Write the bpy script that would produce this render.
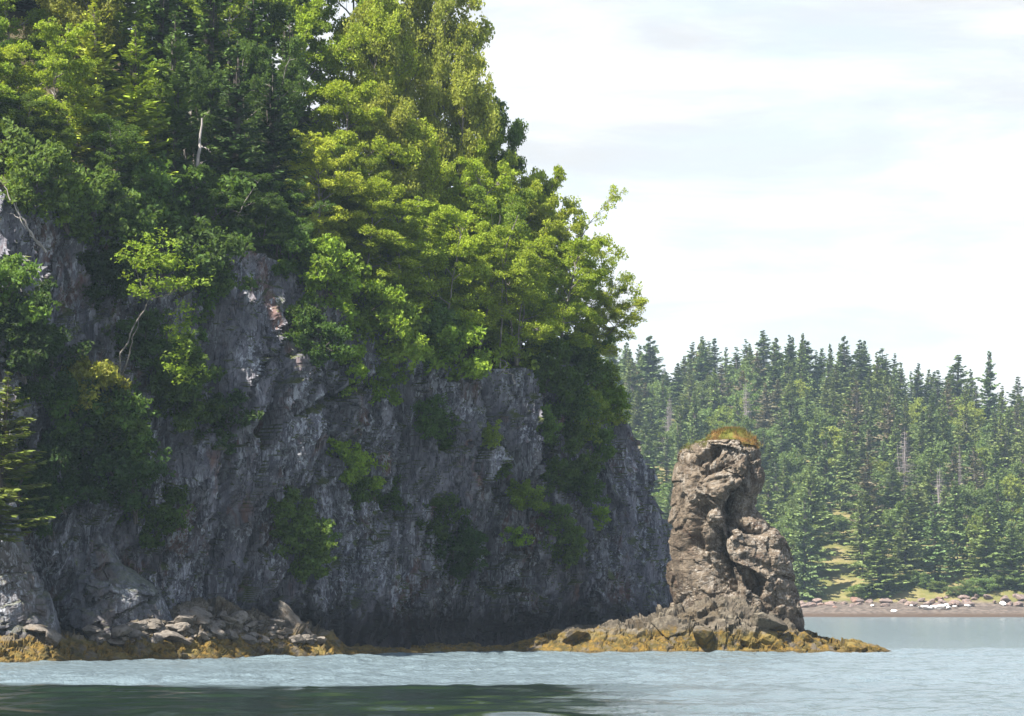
import bpy, math, random
import numpy as np
from mathutils import Vector, Euler, Matrix
from mathutils.bvhtree import BVHTree

random.seed(7)
rng = np.random.default_rng(7)
R = math.radians
scene = bpy.context.scene
for o in list(bpy.data.objects):
    bpy.data.objects.remove(o)
C = scene.collection

# ------------------------------------------------------------------ camera, world, sun, exposure
F, CX, HY, CAMZ = 2900.0, 512.0, 598.0, 2.95       # focal length in pixels, principal column, horizon row, eye height
cam_d = bpy.data.cameras.new('camera')
cam_d.sensor_width = 36.0
cam_d.lens = 36.0 * F / 1024.0
cam_d.shift_y = (HY - 358.0) / 1024.0
cam_d.clip_end = 6000.0
cam = bpy.data.objects.new('camera', cam_d); C.objects.link(cam)
cam.location = (0, 0, CAMZ); cam.rotation_euler = (R(90), 0, 0)
scene.camera = cam

TO_SUN = Vector((-0.48, -0.365, 0.795)).normalized()
elev = math.asin(TO_SUN.z)
azim = math.atan2(TO_SUN.x, TO_SUN.y)               # clockwise from +Y
world = bpy.data.worlds.new('World'); scene.world = world
world.use_nodes = True
nt = world.node_tree; nt.nodes.clear()
def N(nt, typ, **kw):
    n = nt.nodes.new(typ)
    for k, v in kw.items():
        if k.startswith('i_'):
            key = k[2:]
            n.inputs[int(key) if key.isdigit() else key].default_value = v
        else:
            setattr(n, k, v)
    return n
def L(nt, a, b): nt.links.new(a, b)
wo = N(nt, 'ShaderNodeOutputWorld')
sky = N(nt, 'ShaderNodeTexSky', sky_type='NISHITA', sun_disc=False, sun_elevation=elev, sun_rotation=azim)
sky.air_density = 1.0; sky.dust_density = 0.6; sky.ozone_density = 1.5
bg1 = N(nt, 'ShaderNodeBackground', i_Strength=0.085); L(nt, sky.outputs[0], bg1.inputs[0])
tc = N(nt, 'ShaderNodeTexCoord')
mp = N(nt, 'ShaderNodeMapping'); mp.inputs['Scale'].default_value = (7.0, 7.0, 26.0)
L(nt, tc.outputs['Generated'], mp.inputs[0])
n1 = N(nt, 'ShaderNodeTexNoise', i_Scale=1.0, i_Detail=7.0, i_Roughness=0.55, i_Distortion=0.4); L(nt, mp.outputs[0], n1.inputs['Vector'])
cr = N(nt, 'ShaderNodeMapRange', interpolation_type='SMOOTHSTEP'); L(nt, n1.outputs[0], cr.inputs[0])
cr.inputs[1].default_value = 0.34; cr.inputs[2].default_value = 0.66; cr.inputs[3].default_value = 0.74; cr.inputs[4].default_value = 1.0
# the cloud sheet is thick towards the horizon and opens overhead
sx = N(nt, 'ShaderNodeSeparateXYZ'); L(nt, tc.outputs['Generated'], sx.inputs[0])
op = N(nt, 'ShaderNodeMapRange', interpolation_type='SMOOTHSTEP'); L(nt, sx.outputs[2], op.inputs[0])
op.inputs[1].default_value = 0.22; op.inputs[2].default_value = 0.75; op.inputs[3].default_value = 1.0; op.inputs[4].default_value = 0.22
mu = N(nt, 'ShaderNodeMath', operation='MULTIPLY'); L(nt, cr.outputs[0], mu.inputs[0]); L(nt, op.outputs[0], mu.inputs[1])
bg2 = N(nt, 'ShaderNodeBackground', i_Color=(0.965, 0.985, 1.0, 1))
mp2 = N(nt, 'ShaderNodeMapping'); mp2.inputs['Scale'].default_value = (9.0, 9.0, 42.0); mp2.inputs['Location'].default_value = (3.1, 0.7, 1.9)
L(nt, tc.outputs['Generated'], mp2.inputs[0])
n2 = N(nt, 'ShaderNodeTexNoise', i_Scale=1.0, i_Detail=6.0, i_Roughness=0.6, i_Distortion=0.3); L(nt, mp2.outputs[0], n2.inputs['Vector'])
cs = N(nt, 'ShaderNodeMapRange', interpolation_type='SMOOTHSTEP'); L(nt, n2.outputs[0], cs.inputs[0])
cs.inputs[1].default_value = 0.36; cs.inputs[2].default_value = 0.62; cs.inputs[3].default_value = 0.268; cs.inputs[4].default_value = 0.340; L(nt, cs.outputs[0], bg2.inputs[1])
mx = N(nt, 'ShaderNodeMixShader'); L(nt, mu.outputs[0], mx.inputs[0]); L(nt, bg1.outputs[0], mx.inputs[1]); L(nt, bg2.outputs[0], mx.inputs[2])
L(nt, mx.outputs[0], wo.inputs[0])

sun_d = bpy.data.lights.new('sun', 'SUN'); sun_d.energy = 5.0; sun_d.angle = R(0.53); sun_d.color = (1.0, 0.94, 0.84)
sun = bpy.data.objects.new('sun', sun_d); C.objects.link(sun)
sun.rotation_euler = (-TO_SUN).to_track_quat('-Z', 'Y').to_euler()
sun.location = (-60, 40, 120)
vs = scene.view_settings
scene.display_settings.display_device = 'sRGB'
vs.view_transform = 'Standard'; vs.look = 'None'; vs.gamma = 1.0; vs.use_curve_mapping = False
vs.exposure = 1.75
scene.render.engine = 'CYCLES'
cy = scene.cycles
cy.use_denoising = True
try: cy.denoiser = 'OPENIMAGEDENOISE'
except Exception: pass
cy.max_bounces = 6; cy.diffuse_bounces = 4; cy.glossy_bounces = 3; cy.transmission_bounces = 4; cy.volume_bounces = 0
cy.sample_clamp_indirect = 4.0
HAZE = True

def W(px, py, Y):
    return Vector(((px - CX) / F * Y, Y, CAMZ + (HY - py) / F * Y))
def pix(p):
    return CX + p[0] / p[1] * F, HY - (p[2] - CAMZ) / p[1] * F

# ------------------------------------------------------------------ numpy noise
def _h(ix, iy, iz, s):
    h = (ix.astype(np.uint32) * np.uint32(374761393) + iy.astype(np.uint32) * np.uint32(668265263)
         + iz.astype(np.uint32) * np.uint32(2147483647) + np.uint32(s * 974711 + 13))
    h = (h ^ (h >> np.uint32(13))) * np.uint32(1274126177)
    h = (h ^ (h >> np.uint32(16))) * np.uint32(2246822519)
    h = h ^ (h >> np.uint32(15))
    return h.astype(np.float64) / 4294967295.0
def vnoise(p, s=0):
    i = np.floor(p).astype(np.int64); f = p - i
    u = f * f * f * (f * (f * 6 - 15) + 10)
    x, y, z = i[..., 0], i[..., 1], i[..., 2]
    out = 0
    for dx in (0, 1):
        for dy in (0, 1):
            for dz in (0, 1):
                w = (u[..., 0] if dx else 1 - u[..., 0]) * (u[..., 1] if dy else 1 - u[..., 1]) * (u[..., 2] if dz else 1 - u[..., 2])
                out = out + w * _h(x + dx, y + dy, z + dz, s)
    return out * 2 - 1
def fbm(p, o=4, s=0, g=0.5):
    a, t, q = 1.0, 0, np.array(p, float)
    for k in range(o):
        t = t + a * vnoise(q, s + k); q = q * 2.03 + 7.1; a *= g
    return t
def worley(p, s=0):
    """returns f1, f2, cell random, vector to the nearest cell centre"""
    i = np.floor(p).astype(np.int64)
    f1 = np.full(p.shape[:-1], 9.0); f2 = f1.copy(); cid = f1 * 0; vec = np.zeros(p.shape)
    for dx in (-1, 0, 1):
        for dy in (-1, 0, 1):
            for dz in (-1, 0, 1):
                c = i + np.array([dx, dy, dz])
                a = [_h(c[..., 0], c[..., 1], c[..., 2], s + k) for k in range(3)]
                q = c + np.stack(a, -1)
                d = p - q; dd = np.sqrt((d * d).sum(-1))
                near = dd < f1
                f2 = np.where(near, f1, np.minimum(f2, dd))
                cid = np.where(near, _h(c[..., 0], c[..., 1], c[..., 2], s + 9), cid)
                vec = np.where(near[..., None], d, vec)
                f1 = np.where(near, dd, f1)
    return f1, f2, cid, vec
def facets(p, s=0, tilt=0.6, crk=0.35):
    """blocky rock: every cell its own offset and its own tilted plane, with cracks between"""
    f1, f2, c, v = worley(p, s)
    g = np.stack([np.cos(c * 40), np.sin(c * 57), np.cos(c * 91)], -1)
    h = (c - 0.5) + tilt * (g * v).sum(-1)
    crack = np.clip((f2 - f1) / 0.12, 0, 1)
    return h - crk * (1 - crack)
def sstep(a, b, x):
    t = np.clip((np.asarray(x, float) - a) / (b - a), 0, 1); return t * t * (3 - 2 * t)
def ip(x, tab):
    a = np.array(tab, float); return np.interp(x, a[:, 0], a[:, 1])

# ------------------------------------------------------------------ object helpers
def mesh_of(name, v, f, mats, smooth=False, midx=None):
    me = bpy.data.meshes.new(name)
    v = np.asarray(v, np.float32)
    if isinstance(f, np.ndarray):
        k = f.shape[1]; nf = len(f)
        me.vertices.add(len(v)); me.vertices.foreach_set('co', v.ravel())
        me.loops.add(nf * k); me.loops.foreach_set('vertex_index', f.astype(np.int32).ravel())
        me.polygons.add(nf); me.polygons.foreach_set('loop_start', np.arange(0, nf * k, k, dtype=np.int32))
        try: me.polygons.foreach_set('loop_total', np.full(nf, k, np.int32))
        except Exception: pass
        me.update(calc_edges=True)
    else:
        me.from_pydata(v.tolist(), [], f); me.update()
    for m in (mats if isinstance(mats, (list, tuple)) else [mats]): me.materials.append(m)
    if midx is not None: me.polygons.foreach_set('material_index', midx)
    me.polygons.foreach_set('use_smooth', np.full(len(me.polygons), smooth))
    me.validate()
    return me
def link(name, me, parent=None, color=None):
    o = bpy.data.objects.new(name, me); C.objects.link(o)
    if parent: o.parent = parent
    if color: o.color = (*color, 1)
    return o
def tag(o, label=None, cat=None, group=None, kind=None):
    if label: o['label'] = label
    if cat: o['category'] = cat
    if group: o['group'] = group
    if kind: o['kind'] = kind
    return o
def grid_faces(nr, nc, wrap=False):
    r, c = np.meshgrid(np.arange(nr - 1), np.arange(nc if wrap else nc - 1), indexing='ij')
    c2 = (c + 1) % nc
    return np.stack([r * nc + c, r * nc + c2, (r + 1) * nc + c2, (r + 1) * nc + c], -1).reshape(-1, 4)
def bvh(me):
    return BVHTree.FromPolygons([v.co[:] for v in me.vertices], [p.vertices[:] for p in me.polygons])
def cast(bv, px, py):
    d = (W(px, py, 100.0) - Vector((0, 0, CAMZ))).normalized()
    return bv.ray_cast(Vector((0, 0, CAMZ)), d, 900)

# ------------------------------------------------------------------ materials
def new_mat(name):
    m = bpy.data.materials.new(name); m.use_nodes = True
    m.node_tree.nodes.clear()
    return m, m.node_tree
def mixc(nt, fac, a, b, mode='MIX'):
    n = nt.nodes.new('ShaderNodeMix'); n.data_type = 'RGBA'; n.blend_type = mode
    for s, val in ((n.inputs[0], fac), (n.inputs[6], a), (n.inputs[7], b)):
        if isinstance(val, (int, float)): s.default_value = val
        elif isinstance(val, tuple): s.default_value = (*val, 1) if len(val) == 3 else val
        else: nt.links.new(val, s)
    return n.outputs[2]
def noise(nt, vec, scale, detail=5, rough=0.55, dist=0.0):
    n = N(nt, 'ShaderNodeTexNoise', i_Scale=scale, i_Detail=detail, i_Roughness=rough, i_Distortion=dist)
    nt.links.new(vec, n.inputs['Vector']); return n.outputs[0]
def ramp(nt, x, a, b, lo=0.0, hi=1.0):
    n = N(nt, 'ShaderNodeMapRange', interpolation_type='SMOOTHSTEP'); nt.links.new(x, n.inputs[0])
    n.inputs[1].default_value = a; n.inputs[2].default_value = b; n.inputs[3].default_value = lo; n.inputs[4].default_value = hi
    return n.outputs[0]
def mth(nt, op, a, b=None):
    n = N(nt, 'ShaderNodeMath', operation=op)
    for s, val in ((n.inputs[0], a), (n.inputs[1], b)):
        if val is None: continue
        if isinstance(val, (int, float)): s.default_value = val
        else: nt.links.new(val, s)
    return n.outputs[0]
def mapped(nt, scale, rot=(0, 0, 0)):
    g = N(nt, 'ShaderNodeNewGeometry')
    m = N(nt, 'ShaderNodeMapping'); m.inputs['Scale'].default_value = scale; m.inputs['Rotation'].default_value = rot
    nt.links.new(g.outputs['Position'], m.inputs[0]); return m.outputs[0]

def rock_mat(name, base, base2, lichen, brown, lichen_amt=0.5, brown_amt=0.5, tide=None, moss=0.0, weed=None, streak=(1, 1, 0.35), bump=0.5, tint=(1, 1, 1), joints=0.0):
    m, nt = new_mat(name)
    out = N(nt, 'ShaderNodeOutputMaterial'); bs = N(nt, 'ShaderNodeBsdfPrincipled', i_Roughness=0.85)
    bs.inputs['Specular IOR Level'].default_value = 0.25
    P = mapped(nt, streak); Q = mapped(nt, (1, 1, 1))
    big = noise(nt, P, 0.35, 4); mid = noise(nt, P, 1.6, 6, 0.6); fine = noise(nt, P, 7.0, 6, 0.65); spk = noise(nt, P, 5.5, 5, 0.7)
    col = mixc(nt, ramp(nt, mid, 0.35, 0.65), base, base2)
    col = mixc(nt, mth(nt, 'MULTIPLY', ramp(nt, noise(nt, P, 0.5, 5, 0.6, 0.5), 0.54, 0.66), brown_amt), col, brown)
    col = mixc(nt, ramp(nt, fine, 0.5, 0.28, 0, 0.75), col, tuple(x * 0.35 for x in base))
    patch = ramp(nt, noise(nt, P, 0.30, 5, 0.6), 0.46, 0.60)
    lf = mth(nt, 'MULTIPLY', mth(nt, 'MULTIPLY', ramp(nt, spk, 0.5, 0.62), patch), lichen_amt)
    col = mixc(nt, lf, col, lichen)
    lf2 = mth(nt, 'MULTIPLY', mth(nt, 'MULTIPLY', ramp(nt, noise(nt, P, 2.2, 8, 0.7), 0.54, 0.64), lichen_amt * 0.9), ramp(nt, patch, 0.0, 1.0, 0.25, 1.0))
    if joints:
        V = mapped(nt, (1, 1, 0.2), (0, R(12), 0))
        st3 = ramp(nt, noise(nt, V, 3.4, 7, 0.72), 0.535, 0.575)
        lf3 = mth(nt, 'MULTIPLY', mth(nt, 'MULTIPLY', st3, ramp(nt, noise(nt, Q, 0.28, 3), 0.42, 0.56)), lichen_amt * 0.75)
        col = mixc(nt, lf3, col, tuple(x * 0.85 for x in lichen))
    col = mixc(nt, lf2, col, tuple(x * 0.8 for x in lichen))
    if joints:
        J = mapped(nt, (1, 1, 0.13), (0, R(14), 0))
        jn = noise(nt, J, 0.9, 5, 0.6, 0.6)
        jl = ramp(nt, mth(nt, 'ABSOLUTE', mth(nt, 'SUBTRACT', jn, 0.5)), 0.0, 0.02, joints, 0.0)
        J2 = mapped(nt, (1, 1, 0.22), (0, R(10), 0)); jn2 = noise(nt, J2, 2.2, 4, 0.6, 0.5)
        jl2 = ramp(nt, mth(nt, 'ABSOLUTE', mth(nt, 'SUBTRACT', jn2, 0.47)), 0.0, 0.02, joints * 0.5, 0.0)
        col = mixc(nt, mth(nt, 'MAXIMUM', jl, jl2), col, tuple(x * 0.25 for x in base))
    g = N(nt, 'ShaderNodeNewGeometry'); sp = N(nt, 'ShaderNodeSeparateXYZ'); nt.links.new(g.outputs['Position'], sp.inputs[0])
    sn = N(nt, 'ShaderNodeSeparateXYZ'); nt.links.new(g.outputs['Normal'], sn.inputs[0])
    if moss:
        mf = mth(nt, 'MULTIPLY', ramp(nt, mth(nt, 'ADD', sn.outputs[2], mth(nt, 'MULTIPLY', mth(nt, 'SUBTRACT', mid, 0.5), 0.9)), 0.45, 0.75), moss)
        col = mixc(nt, mf, col, mixc(nt, ramp(nt, fine, 0.4, 0.6), (0.035, 0.045, 0.014), (0.075, 0.085, 0.025)))
    wob = mth(nt, 'MULTIPLY', mth(nt, 'SUBTRACT', noise(nt, Q, 0.9, 5, 0.65), 0.5), 2.2)
    zz = mth(nt, 'ADD', sp.outputs[2], wob)
    if tide:
        col = mixc(nt, ramp(nt, zz, tide * 0.6, tide * 1.3, 0.9, 0.0), col, (0.022, 0.018, 0.02))
    if weed:
        wc = mixc(nt, ramp(nt, noise(nt, Q, 2.6, 5, 0.6), 0.38, 0.62), (0.140, 0.086, 0.014), (0.055, 0.043, 0.010))
        wc = mixc(nt, ramp(nt, noise(nt, Q, 5.5, 5, 0.7), 0.5, 0.62, 0, 0.8), wc, (0.035, 0.026, 0.014))
        wc = mixc(nt, ramp(nt, noise(nt, Q, 1.1, 4, 0.65), 0.54, 0.64), wc, (0.085, 0.070, 0.052))
        wc = mixc(nt, ramp(nt, noise(nt, Q, 0.8, 3, 0.6), 0.52, 0.66, 0, 0.8), wc, (0.14, 0.105, 0.030))
        wob2 = mth(nt, 'MULTIPLY', mth(nt, 'SUBTRACT', noise(nt, Q, 1.6, 6, 0.7), 0.5), 1.5)
        col = mixc(nt, ramp(nt, mth(nt, 'ADD', sp.outputs[2], wob2), weed * 0.8, weed * 1.15, 1.0, 0.0), col, wc)
        # wet dark line at the very edge
        col = mixc(nt, ramp(nt, sp.outputs[2], 0.05, 0.16, 0.75, 0.0), col, (0.05, 0.032, 0.01))
    if tint != (1, 1, 1): col = mixc(nt, 1.0, col, tint, 'MULTIPLY')
    nt.links.new(col, bs.inputs['Base Color'])
    bp = N(nt, 'ShaderNodeBump', i_Strength=bump, i_Distance=0.12)
    nt.links.new(mth(nt, 'ADD', mth(nt, 'MULTIPLY', fine, 0.6), mid), bp.inputs['Height'])
    nt.links.new(bp.outputs[0], bs.inputs['Normal']); nt.links.new(bs.outputs[0], out.inputs[0])
    return m
M_cliff = rock_mat('cliff_rock', (0.092, 0.089, 0.108), (0.180, 0.175, 0.200), (0.38, 0.395, 0.43), (0.135, 0.074, 0.060), 1.15, 0.85, tide=2.6, moss=1.0, streak=(1, 1, 0.5), bump=0.7, joints=0.85)
M_outcrop = rock_mat('outcrop_rock', (0.065, 0.065, 0.075), (0.125, 0.125, 0.14), (0.32, 0.33, 0.36), (0.09, 0.065, 0.05), 0.8, 0.5, tide=1.5, moss=0.5, bump=0.6)  # base darker than the cliff: shade on the outcrops put into the colour
M_stack = rock_mat('stack_rock', (0.078, 0.058, 0.041), (0.142, 0.112, 0.081), (0.31, 0.285, 0.25), (0.070, 0.044, 0.030), 0.7, 0.8, tide=1.5, streak=(1, 1, 1.3), bump=1.0, joints=0.6)
M_reef = rock_mat('reef_rock', (0.052, 0.042, 0.031), (0.110, 0.092, 0.068), (0.22, 0.20, 0.15), (0.06, 0.042, 0.02), 0.4, 0.6, weed=1.2, moss=0.0, streak=(1, 1, 1), bump=0.9)
M_boulder = rock_mat('boulder_rock', (0.080, 0.069, 0.058), (0.165, 0.145, 0.123), (0.28, 0.26, 0.235), (0.09, 0.058, 0.032), 0.3, 0.6, weed=0.5, streak=(1, 1, 1), bump=0.6)
M_white = rock_mat('pale_rock', (0.62, 0.60, 0.57), (0.72, 0.71, 0.69), (0.8, 0.8, 0.8), (0.5, 0.45, 0.4), 0.3, 0.3, streak=(1, 1, 1), bump=0.4)

def simple_mat(name, c1, c2, scale, rough=0.85, bump=0.4, sc3=(1, 1, 1), obj=False):
    m, nt = new_mat(name)
    out = N(nt, 'ShaderNodeOutputMaterial'); bs = N(nt, 'ShaderNodeBsdfPrincipled', i_Roughness=rough)
    bs.inputs['Specular IOR Level'].default_value = 0.25
    if obj:
        t = N(nt, 'ShaderNodeTexCoord'); mm = N(nt, 'ShaderNodeMapping'); mm.inputs['Scale'].default_value = sc3
        nt.links.new(t.outputs['Object'], mm.inputs[0]); P = mm.outputs[0]
    else:
        P = mapped(nt, sc3)
    n = noise(nt, P, scale, 6, 0.65)
    nt.links.new(mixc(nt, ramp(nt, n, 0.35, 0.65), c1, c2), bs.inputs['Base Color'])
    bp = N(nt, 'ShaderNodeBump', i_Strength=bump, i_Distance=0.05); nt.links.new(n, bp.inputs['Height']); nt.links.new(bp.outputs[0], bs.inputs['Normal'])
    nt.links.new(bs.outputs[0], out.inputs[0]); return m
M_bark = simple_mat('bark', (0.10, 0.085, 0.072), (0.24, 0.22, 0.20), 5.0, sc3=(1, 1, 0.3), obj=True)
M_bark_dark = simple_mat('dark_bark', (0.055, 0.045, 0.04), (0.13, 0.11, 0.10), 5.0, sc3=(1, 1, 0.3), obj=True)
M_pale_wood = simple_mat('weathered_wood', (0.20, 0.18, 0.165), (0.36, 0.33, 0.31), 4.0, sc3=(1, 1, 0.3), obj=True)
M_snag = simple_mat('dead_wood', (0.15, 0.13, 0.125), (0.25, 0.22, 0.215), 3.0, sc3=(1, 1, 0.3), obj=True)

def leaf_mat(name, transl=0.35, var=0.35, hue=0.03, rough=0.5, spec=0.35):
    m, nt = new_mat(name)
    out = N(nt, 'ShaderNodeOutputMaterial'); bs = N(nt, 'ShaderNodeBsdfPrincipled', i_Roughness=rough)
    bs.inputs['Specular IOR Level'].default_value = spec
    oi = N(nt, 'ShaderNodeObjectInfo'); g = N(nt, 'ShaderNodeNewGeometry')
    hs = N(nt, 'ShaderNodeHueSaturation')
    r = g.outputs['Random Per Island']
    nt.links.new(mth(nt, 'ADD', mth(nt, 'MULTIPLY', mth(nt, 'FRACT', mth(nt, 'MULTIPLY', r, 17.0)), hue), 0.5 - hue / 2), hs.inputs['Hue'])
    # whole sprays of a crown differ a little in colour too
    t = N(nt, 'ShaderNodeTexCoord'); cl = noise(nt, t.outputs['Object'], 0.9, 3, 0.6)
    val = mth(nt, 'ADD', mth(nt, 'ADD', mth(nt, 'MULTIPLY', r, var), 1 - var / 2), mth(nt, 'MULTIPLY', mth(nt, 'SUBTRACT', cl, 0.5), 0.9))
    nt.links.new(val, hs.inputs['Value']); nt.links.new(oi.outputs['Color'], hs.inputs['Color'])
    nt.links.new(hs.outputs[0], bs.inputs['Base Color'])
    tr = N(nt, 'ShaderNodeBsdfTranslucent')
    nt.links.new(mixc(nt, 1.0, hs.outputs[0], (1.25, 1.25, 0.55), 'MULTIPLY'), tr.inputs['Color'])
    mx = N(nt, 'ShaderNodeMixShader', i_0=transl); nt.links.new(bs.outputs[0], mx.inputs[1]); nt.links.new(tr.outputs[0], mx.inputs[2])
    nt.links.new(mx.outputs[0], out.inputs[0]); return m
M_leaf = leaf_mat('leaves', 0.48, 0.75, 0.022, 0.6, 0.15)
M_needle = leaf_mat('needles', 0.15, 0.4, 0.02, 0.7, 0.12)

# water: wind-ruffled offshore, a calmer sheet in the lee nearer the boat
def water_mat():
    m, nt = new_mat('sea_water')
    out = N(nt, 'ShaderNodeOutputMaterial')
    g = N(nt, 'ShaderNodeNewGeometry'); sp = N(nt, 'ShaderNodeSeparateXYZ'); nt.links.new(g.outputs['Position'], sp.inputs[0])
    P1 = mapped(nt, (1, 0.6, 1)); P2 = mapped(nt, (0.16, 0.05, 1)); P4 = mapped(nt, (0.55, 0.35, 1))
    edge = mth(nt, 'ADD', sp.outputs[1], mth(nt, 'MULTIPLY', mth(nt, 'SUBTRACT', noise(nt, P2, 0.5, 3), 0.5), 5.0))
    right = mth(nt, 'ADD', sp.outputs[0], mth(nt, 'MULTIPLY', mth(nt, 'SUBTRACT', noise(nt, P2, 1.2, 3), 0.5), 8.0))
    ruff = mth(nt, 'MAXIMUM', ramp(nt, edge, 96.5, 99.5), ramp(nt, right, 0.5, 6.0, 0.0, 0.8))
    patch = ramp(nt, noise(nt, P4, 0.75, 4, 0.6), 0.57, 0.66)
    calm = mth(nt, 'ADD', mth(nt, 'MULTIPLY', patch, 0.22), 0.03)
    st = mth(nt, 'ADD', calm, mth(nt, 'MULTIPLY', ruff, ramp(nt, sp.outputs[1], 150.0, 240.0, 0.42, 0.7)))
    h = mth(nt, 'ADD', noise(nt, P4, 1.0, 2, 0.5), mth(nt, 'MULTIPLY', noise(nt, P1, 5.0, 4, 0.65), 0.7))
    bp = N(nt, 'ShaderNodeBump', i_Distance=1.0); nt.links.new(h, bp.inputs['Height']); nt.links.new(st, bp.inputs['Strength'])
    bs = N(nt, 'ShaderNodeBsdfPrincipled', i_IOR=1.333)
    nt.links.new(mixc(nt, ruff, (0.010, 0.019, 0.014), (0.118, 0.156, 0.175)), bs.inputs['Base Color'])  # pale base paints sky sheen on ruffled water, dark base the calm reflection
    nt.links.new(mth(nt, 'ADD', mth(nt, 'MULTIPLY', ruff, 0.07), 0.05), bs.inputs['Roughness'])
    nt.links.new(bp.outputs[0], bs.inputs['Normal']); nt.links.new(bs.outputs[0], out.inputs[0]); return m
M_water = water_mat()

# ------------------------------------------------------------------ sea
def spaced(*segs): return np.unique(np.round(np.concatenate([np.arange(a, b, d) for a, b, d in segs]), 4))
xs = spaced((-1200, -200, 200), (-200, -40, 20), (-40, 60, 0.2), (60, 200, 14), (200, 1201, 200)); ys = spaced((-60, 60, 30), (60, 66, 2), (66, 170, 0.22), (170, 230, 2), (230, 1400, 60))
X, Y = np.meshgrid(xs, ys)
fade = sstep(-40, -36, X) * sstep(60, 56, X) * sstep(66, 69, Y) * sstep(170, 165, Y)
wq = np.stack([X, Y, X * 0], -1)
gust = 0.55 + 0.45 * fbm(wq * np.array([0.06, 0.05, 1]), 3, 950)
ruf = np.maximum(sstep(96, 100, Y + 2.5 * fbm(wq * np.array([0.05, 0.03, 1]), 2, 955)), 0.75 * sstep(0.5, 5.5, X - 0.02 * (Y - 80) + 2.0 * fbm(wq * np.array([0.15, 0.06, 1]), 3, 957)))
ruf = np.maximum(ruf, 0.7 * sstep(0.30, 0.5, fbm(wq * np.array([0.42, 0.33, 1]), 3, 970)) * sstep(-0.3, 0.3, fbm(wq * np.array([0.05, 0.1, 1]), 2, 975)))
sw = 0.085 * vnoise(wq * np.array([0.35, 0.55, 1]), 960) + 0.035 * vnoise(wq * np.array([0.9, 1.2, 1]) + 3, 961)
ch = 0.045 * vnoise(wq * np.array([1.2, 1.5, 1]) + 9, 962) + 0.055 * vnoise(wq * np.array([2.1, 2.3, 1]) + 5, 963)
Zs = fade * (sw * (0.7 + 0.6 * gust) + ch * ruf * (0.5 + 0.8 * gust))
sea = link('sea', mesh_of('sea', np.stack([X, Y, Zs], -1).reshape(-1, 3), grid_faces(len(ys), len(xs)), M_water, True)); tag(sea, kind='structure')
# the sea bed keeps the water from being a bare sheet
bed = link('sea_bed', mesh_of('sea_bed', [(-1200, -60, -6), (1200, -60, -6), (1200, 1400, -6), (-1200, 1400, -6)], [(0, 1, 2, 3)], simple_mat('sea_mud', (0.05, 0.05, 0.04), (0.08, 0.07, 0.06), 0.5)))
tag(bed, kind='structure')

# ------------------------------------------------------------------ headland
BASE = [(-260, 127), (-190, 130), (-120, 133), (-60, 135.5), (0, 138), (150, 144), (300, 151.5), (450, 159), (600, 166), (660, 169.5), (690, 172.5)]
def base_pt(p):
    y = ip(p, BASE); return np.stack([(p - CX) / F * y, y], -1)
# shoreline in plan, sampled by arc length, continued round the point to the back
pp = np.linspace(-260, 690, 500); pl = base_pt(pp)
nose = np.array([(12.4, 174.8), (13.2, 177.0), (12.2, 180.5), (6.0, 185.0), (-2.0, 190.0), (-12.0, 194.0), (-24, 196)])
pl = np.vstack([pl, nose]); pq = np.concatenate([pp, np.linspace(700, 1000, len(nose))])
sl = np.concatenate([[0], np.cumsum(np.linalg.norm(np.diff(pl, axis=0), axis=1))])
NS = 980
s_cam = np.interp([-120, 690], pq, sl)
s = np.concatenate([np.linspace(0, s_cam[0], 60, endpoint=False), np.linspace(s_cam[0], s_cam[1], NS - 260, endpoint=False), np.linspace(s_cam[1], sl[-1], 200)])
bx = np.interp(s, sl, pl[:, 0]); by = np.interp(s, sl, pl[:, 1]); bp_ = np.interp(s, sl, pq)
k = 25
def smooth1(a):
    ap = np.pad(a, k, mode='edge'); ker = np.hanning(2 * k + 1); ker /= ker.sum(); return np.convolve(ap, ker, 'valid')
bxs, bys = smooth1(bx), smooth1(by)
tx, ty = np.gradient(bxs), np.gradient(bys); tl = np.hypot(tx, ty); tx /= tl; ty /= tl
tx, ty = smooth1(tx), smooth1(ty)
nx, ny = -ty, tx                                   # inward (left of travel)
nl = np.hypot(nx, ny); nx /= nl; ny /= nl
EDGEPY = [(-260, 175), (-120, 180), (0, 190), (100, 215), (215, 250), (270, 262), (330, 297), (390, 338), (430, 366), (500, 374), (560, 372), (610, 366), (690, 378)]
edge_py = ip(bp_, EDGEPY)
zed = CAMZ + (HY - edge_py) / F * (by + 4.0)
zed = np.where(bp_ > 690, ip(bp_, [(690, 15.6), (760, 14), (1000, 10)]), zed)
lean = ip(bp_, [(-260, 5), (-60, 3), (0, 1.4), (215, 0.7), (400, 0.2), (540, 1.2), (600, 3.0), (650, 5.9), (690, 8.0), (760, 8.0), (1000, 5)])
NV = 230
v = np.linspace(0, 1, NV)
Z = -1.5 + v[:, None] * (zed[None, :] + 1.5)
fr = np.clip(Z / zed[None, :], 0, 1)
off = lean[None, :] * (fr ** ip(bp_, [(600, 1.05), (670, 0.8), (760, 0.8), (850, 1.0)])[None, :])
Sg = np.broadcast_to(s[None, :], Z.shape)
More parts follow.
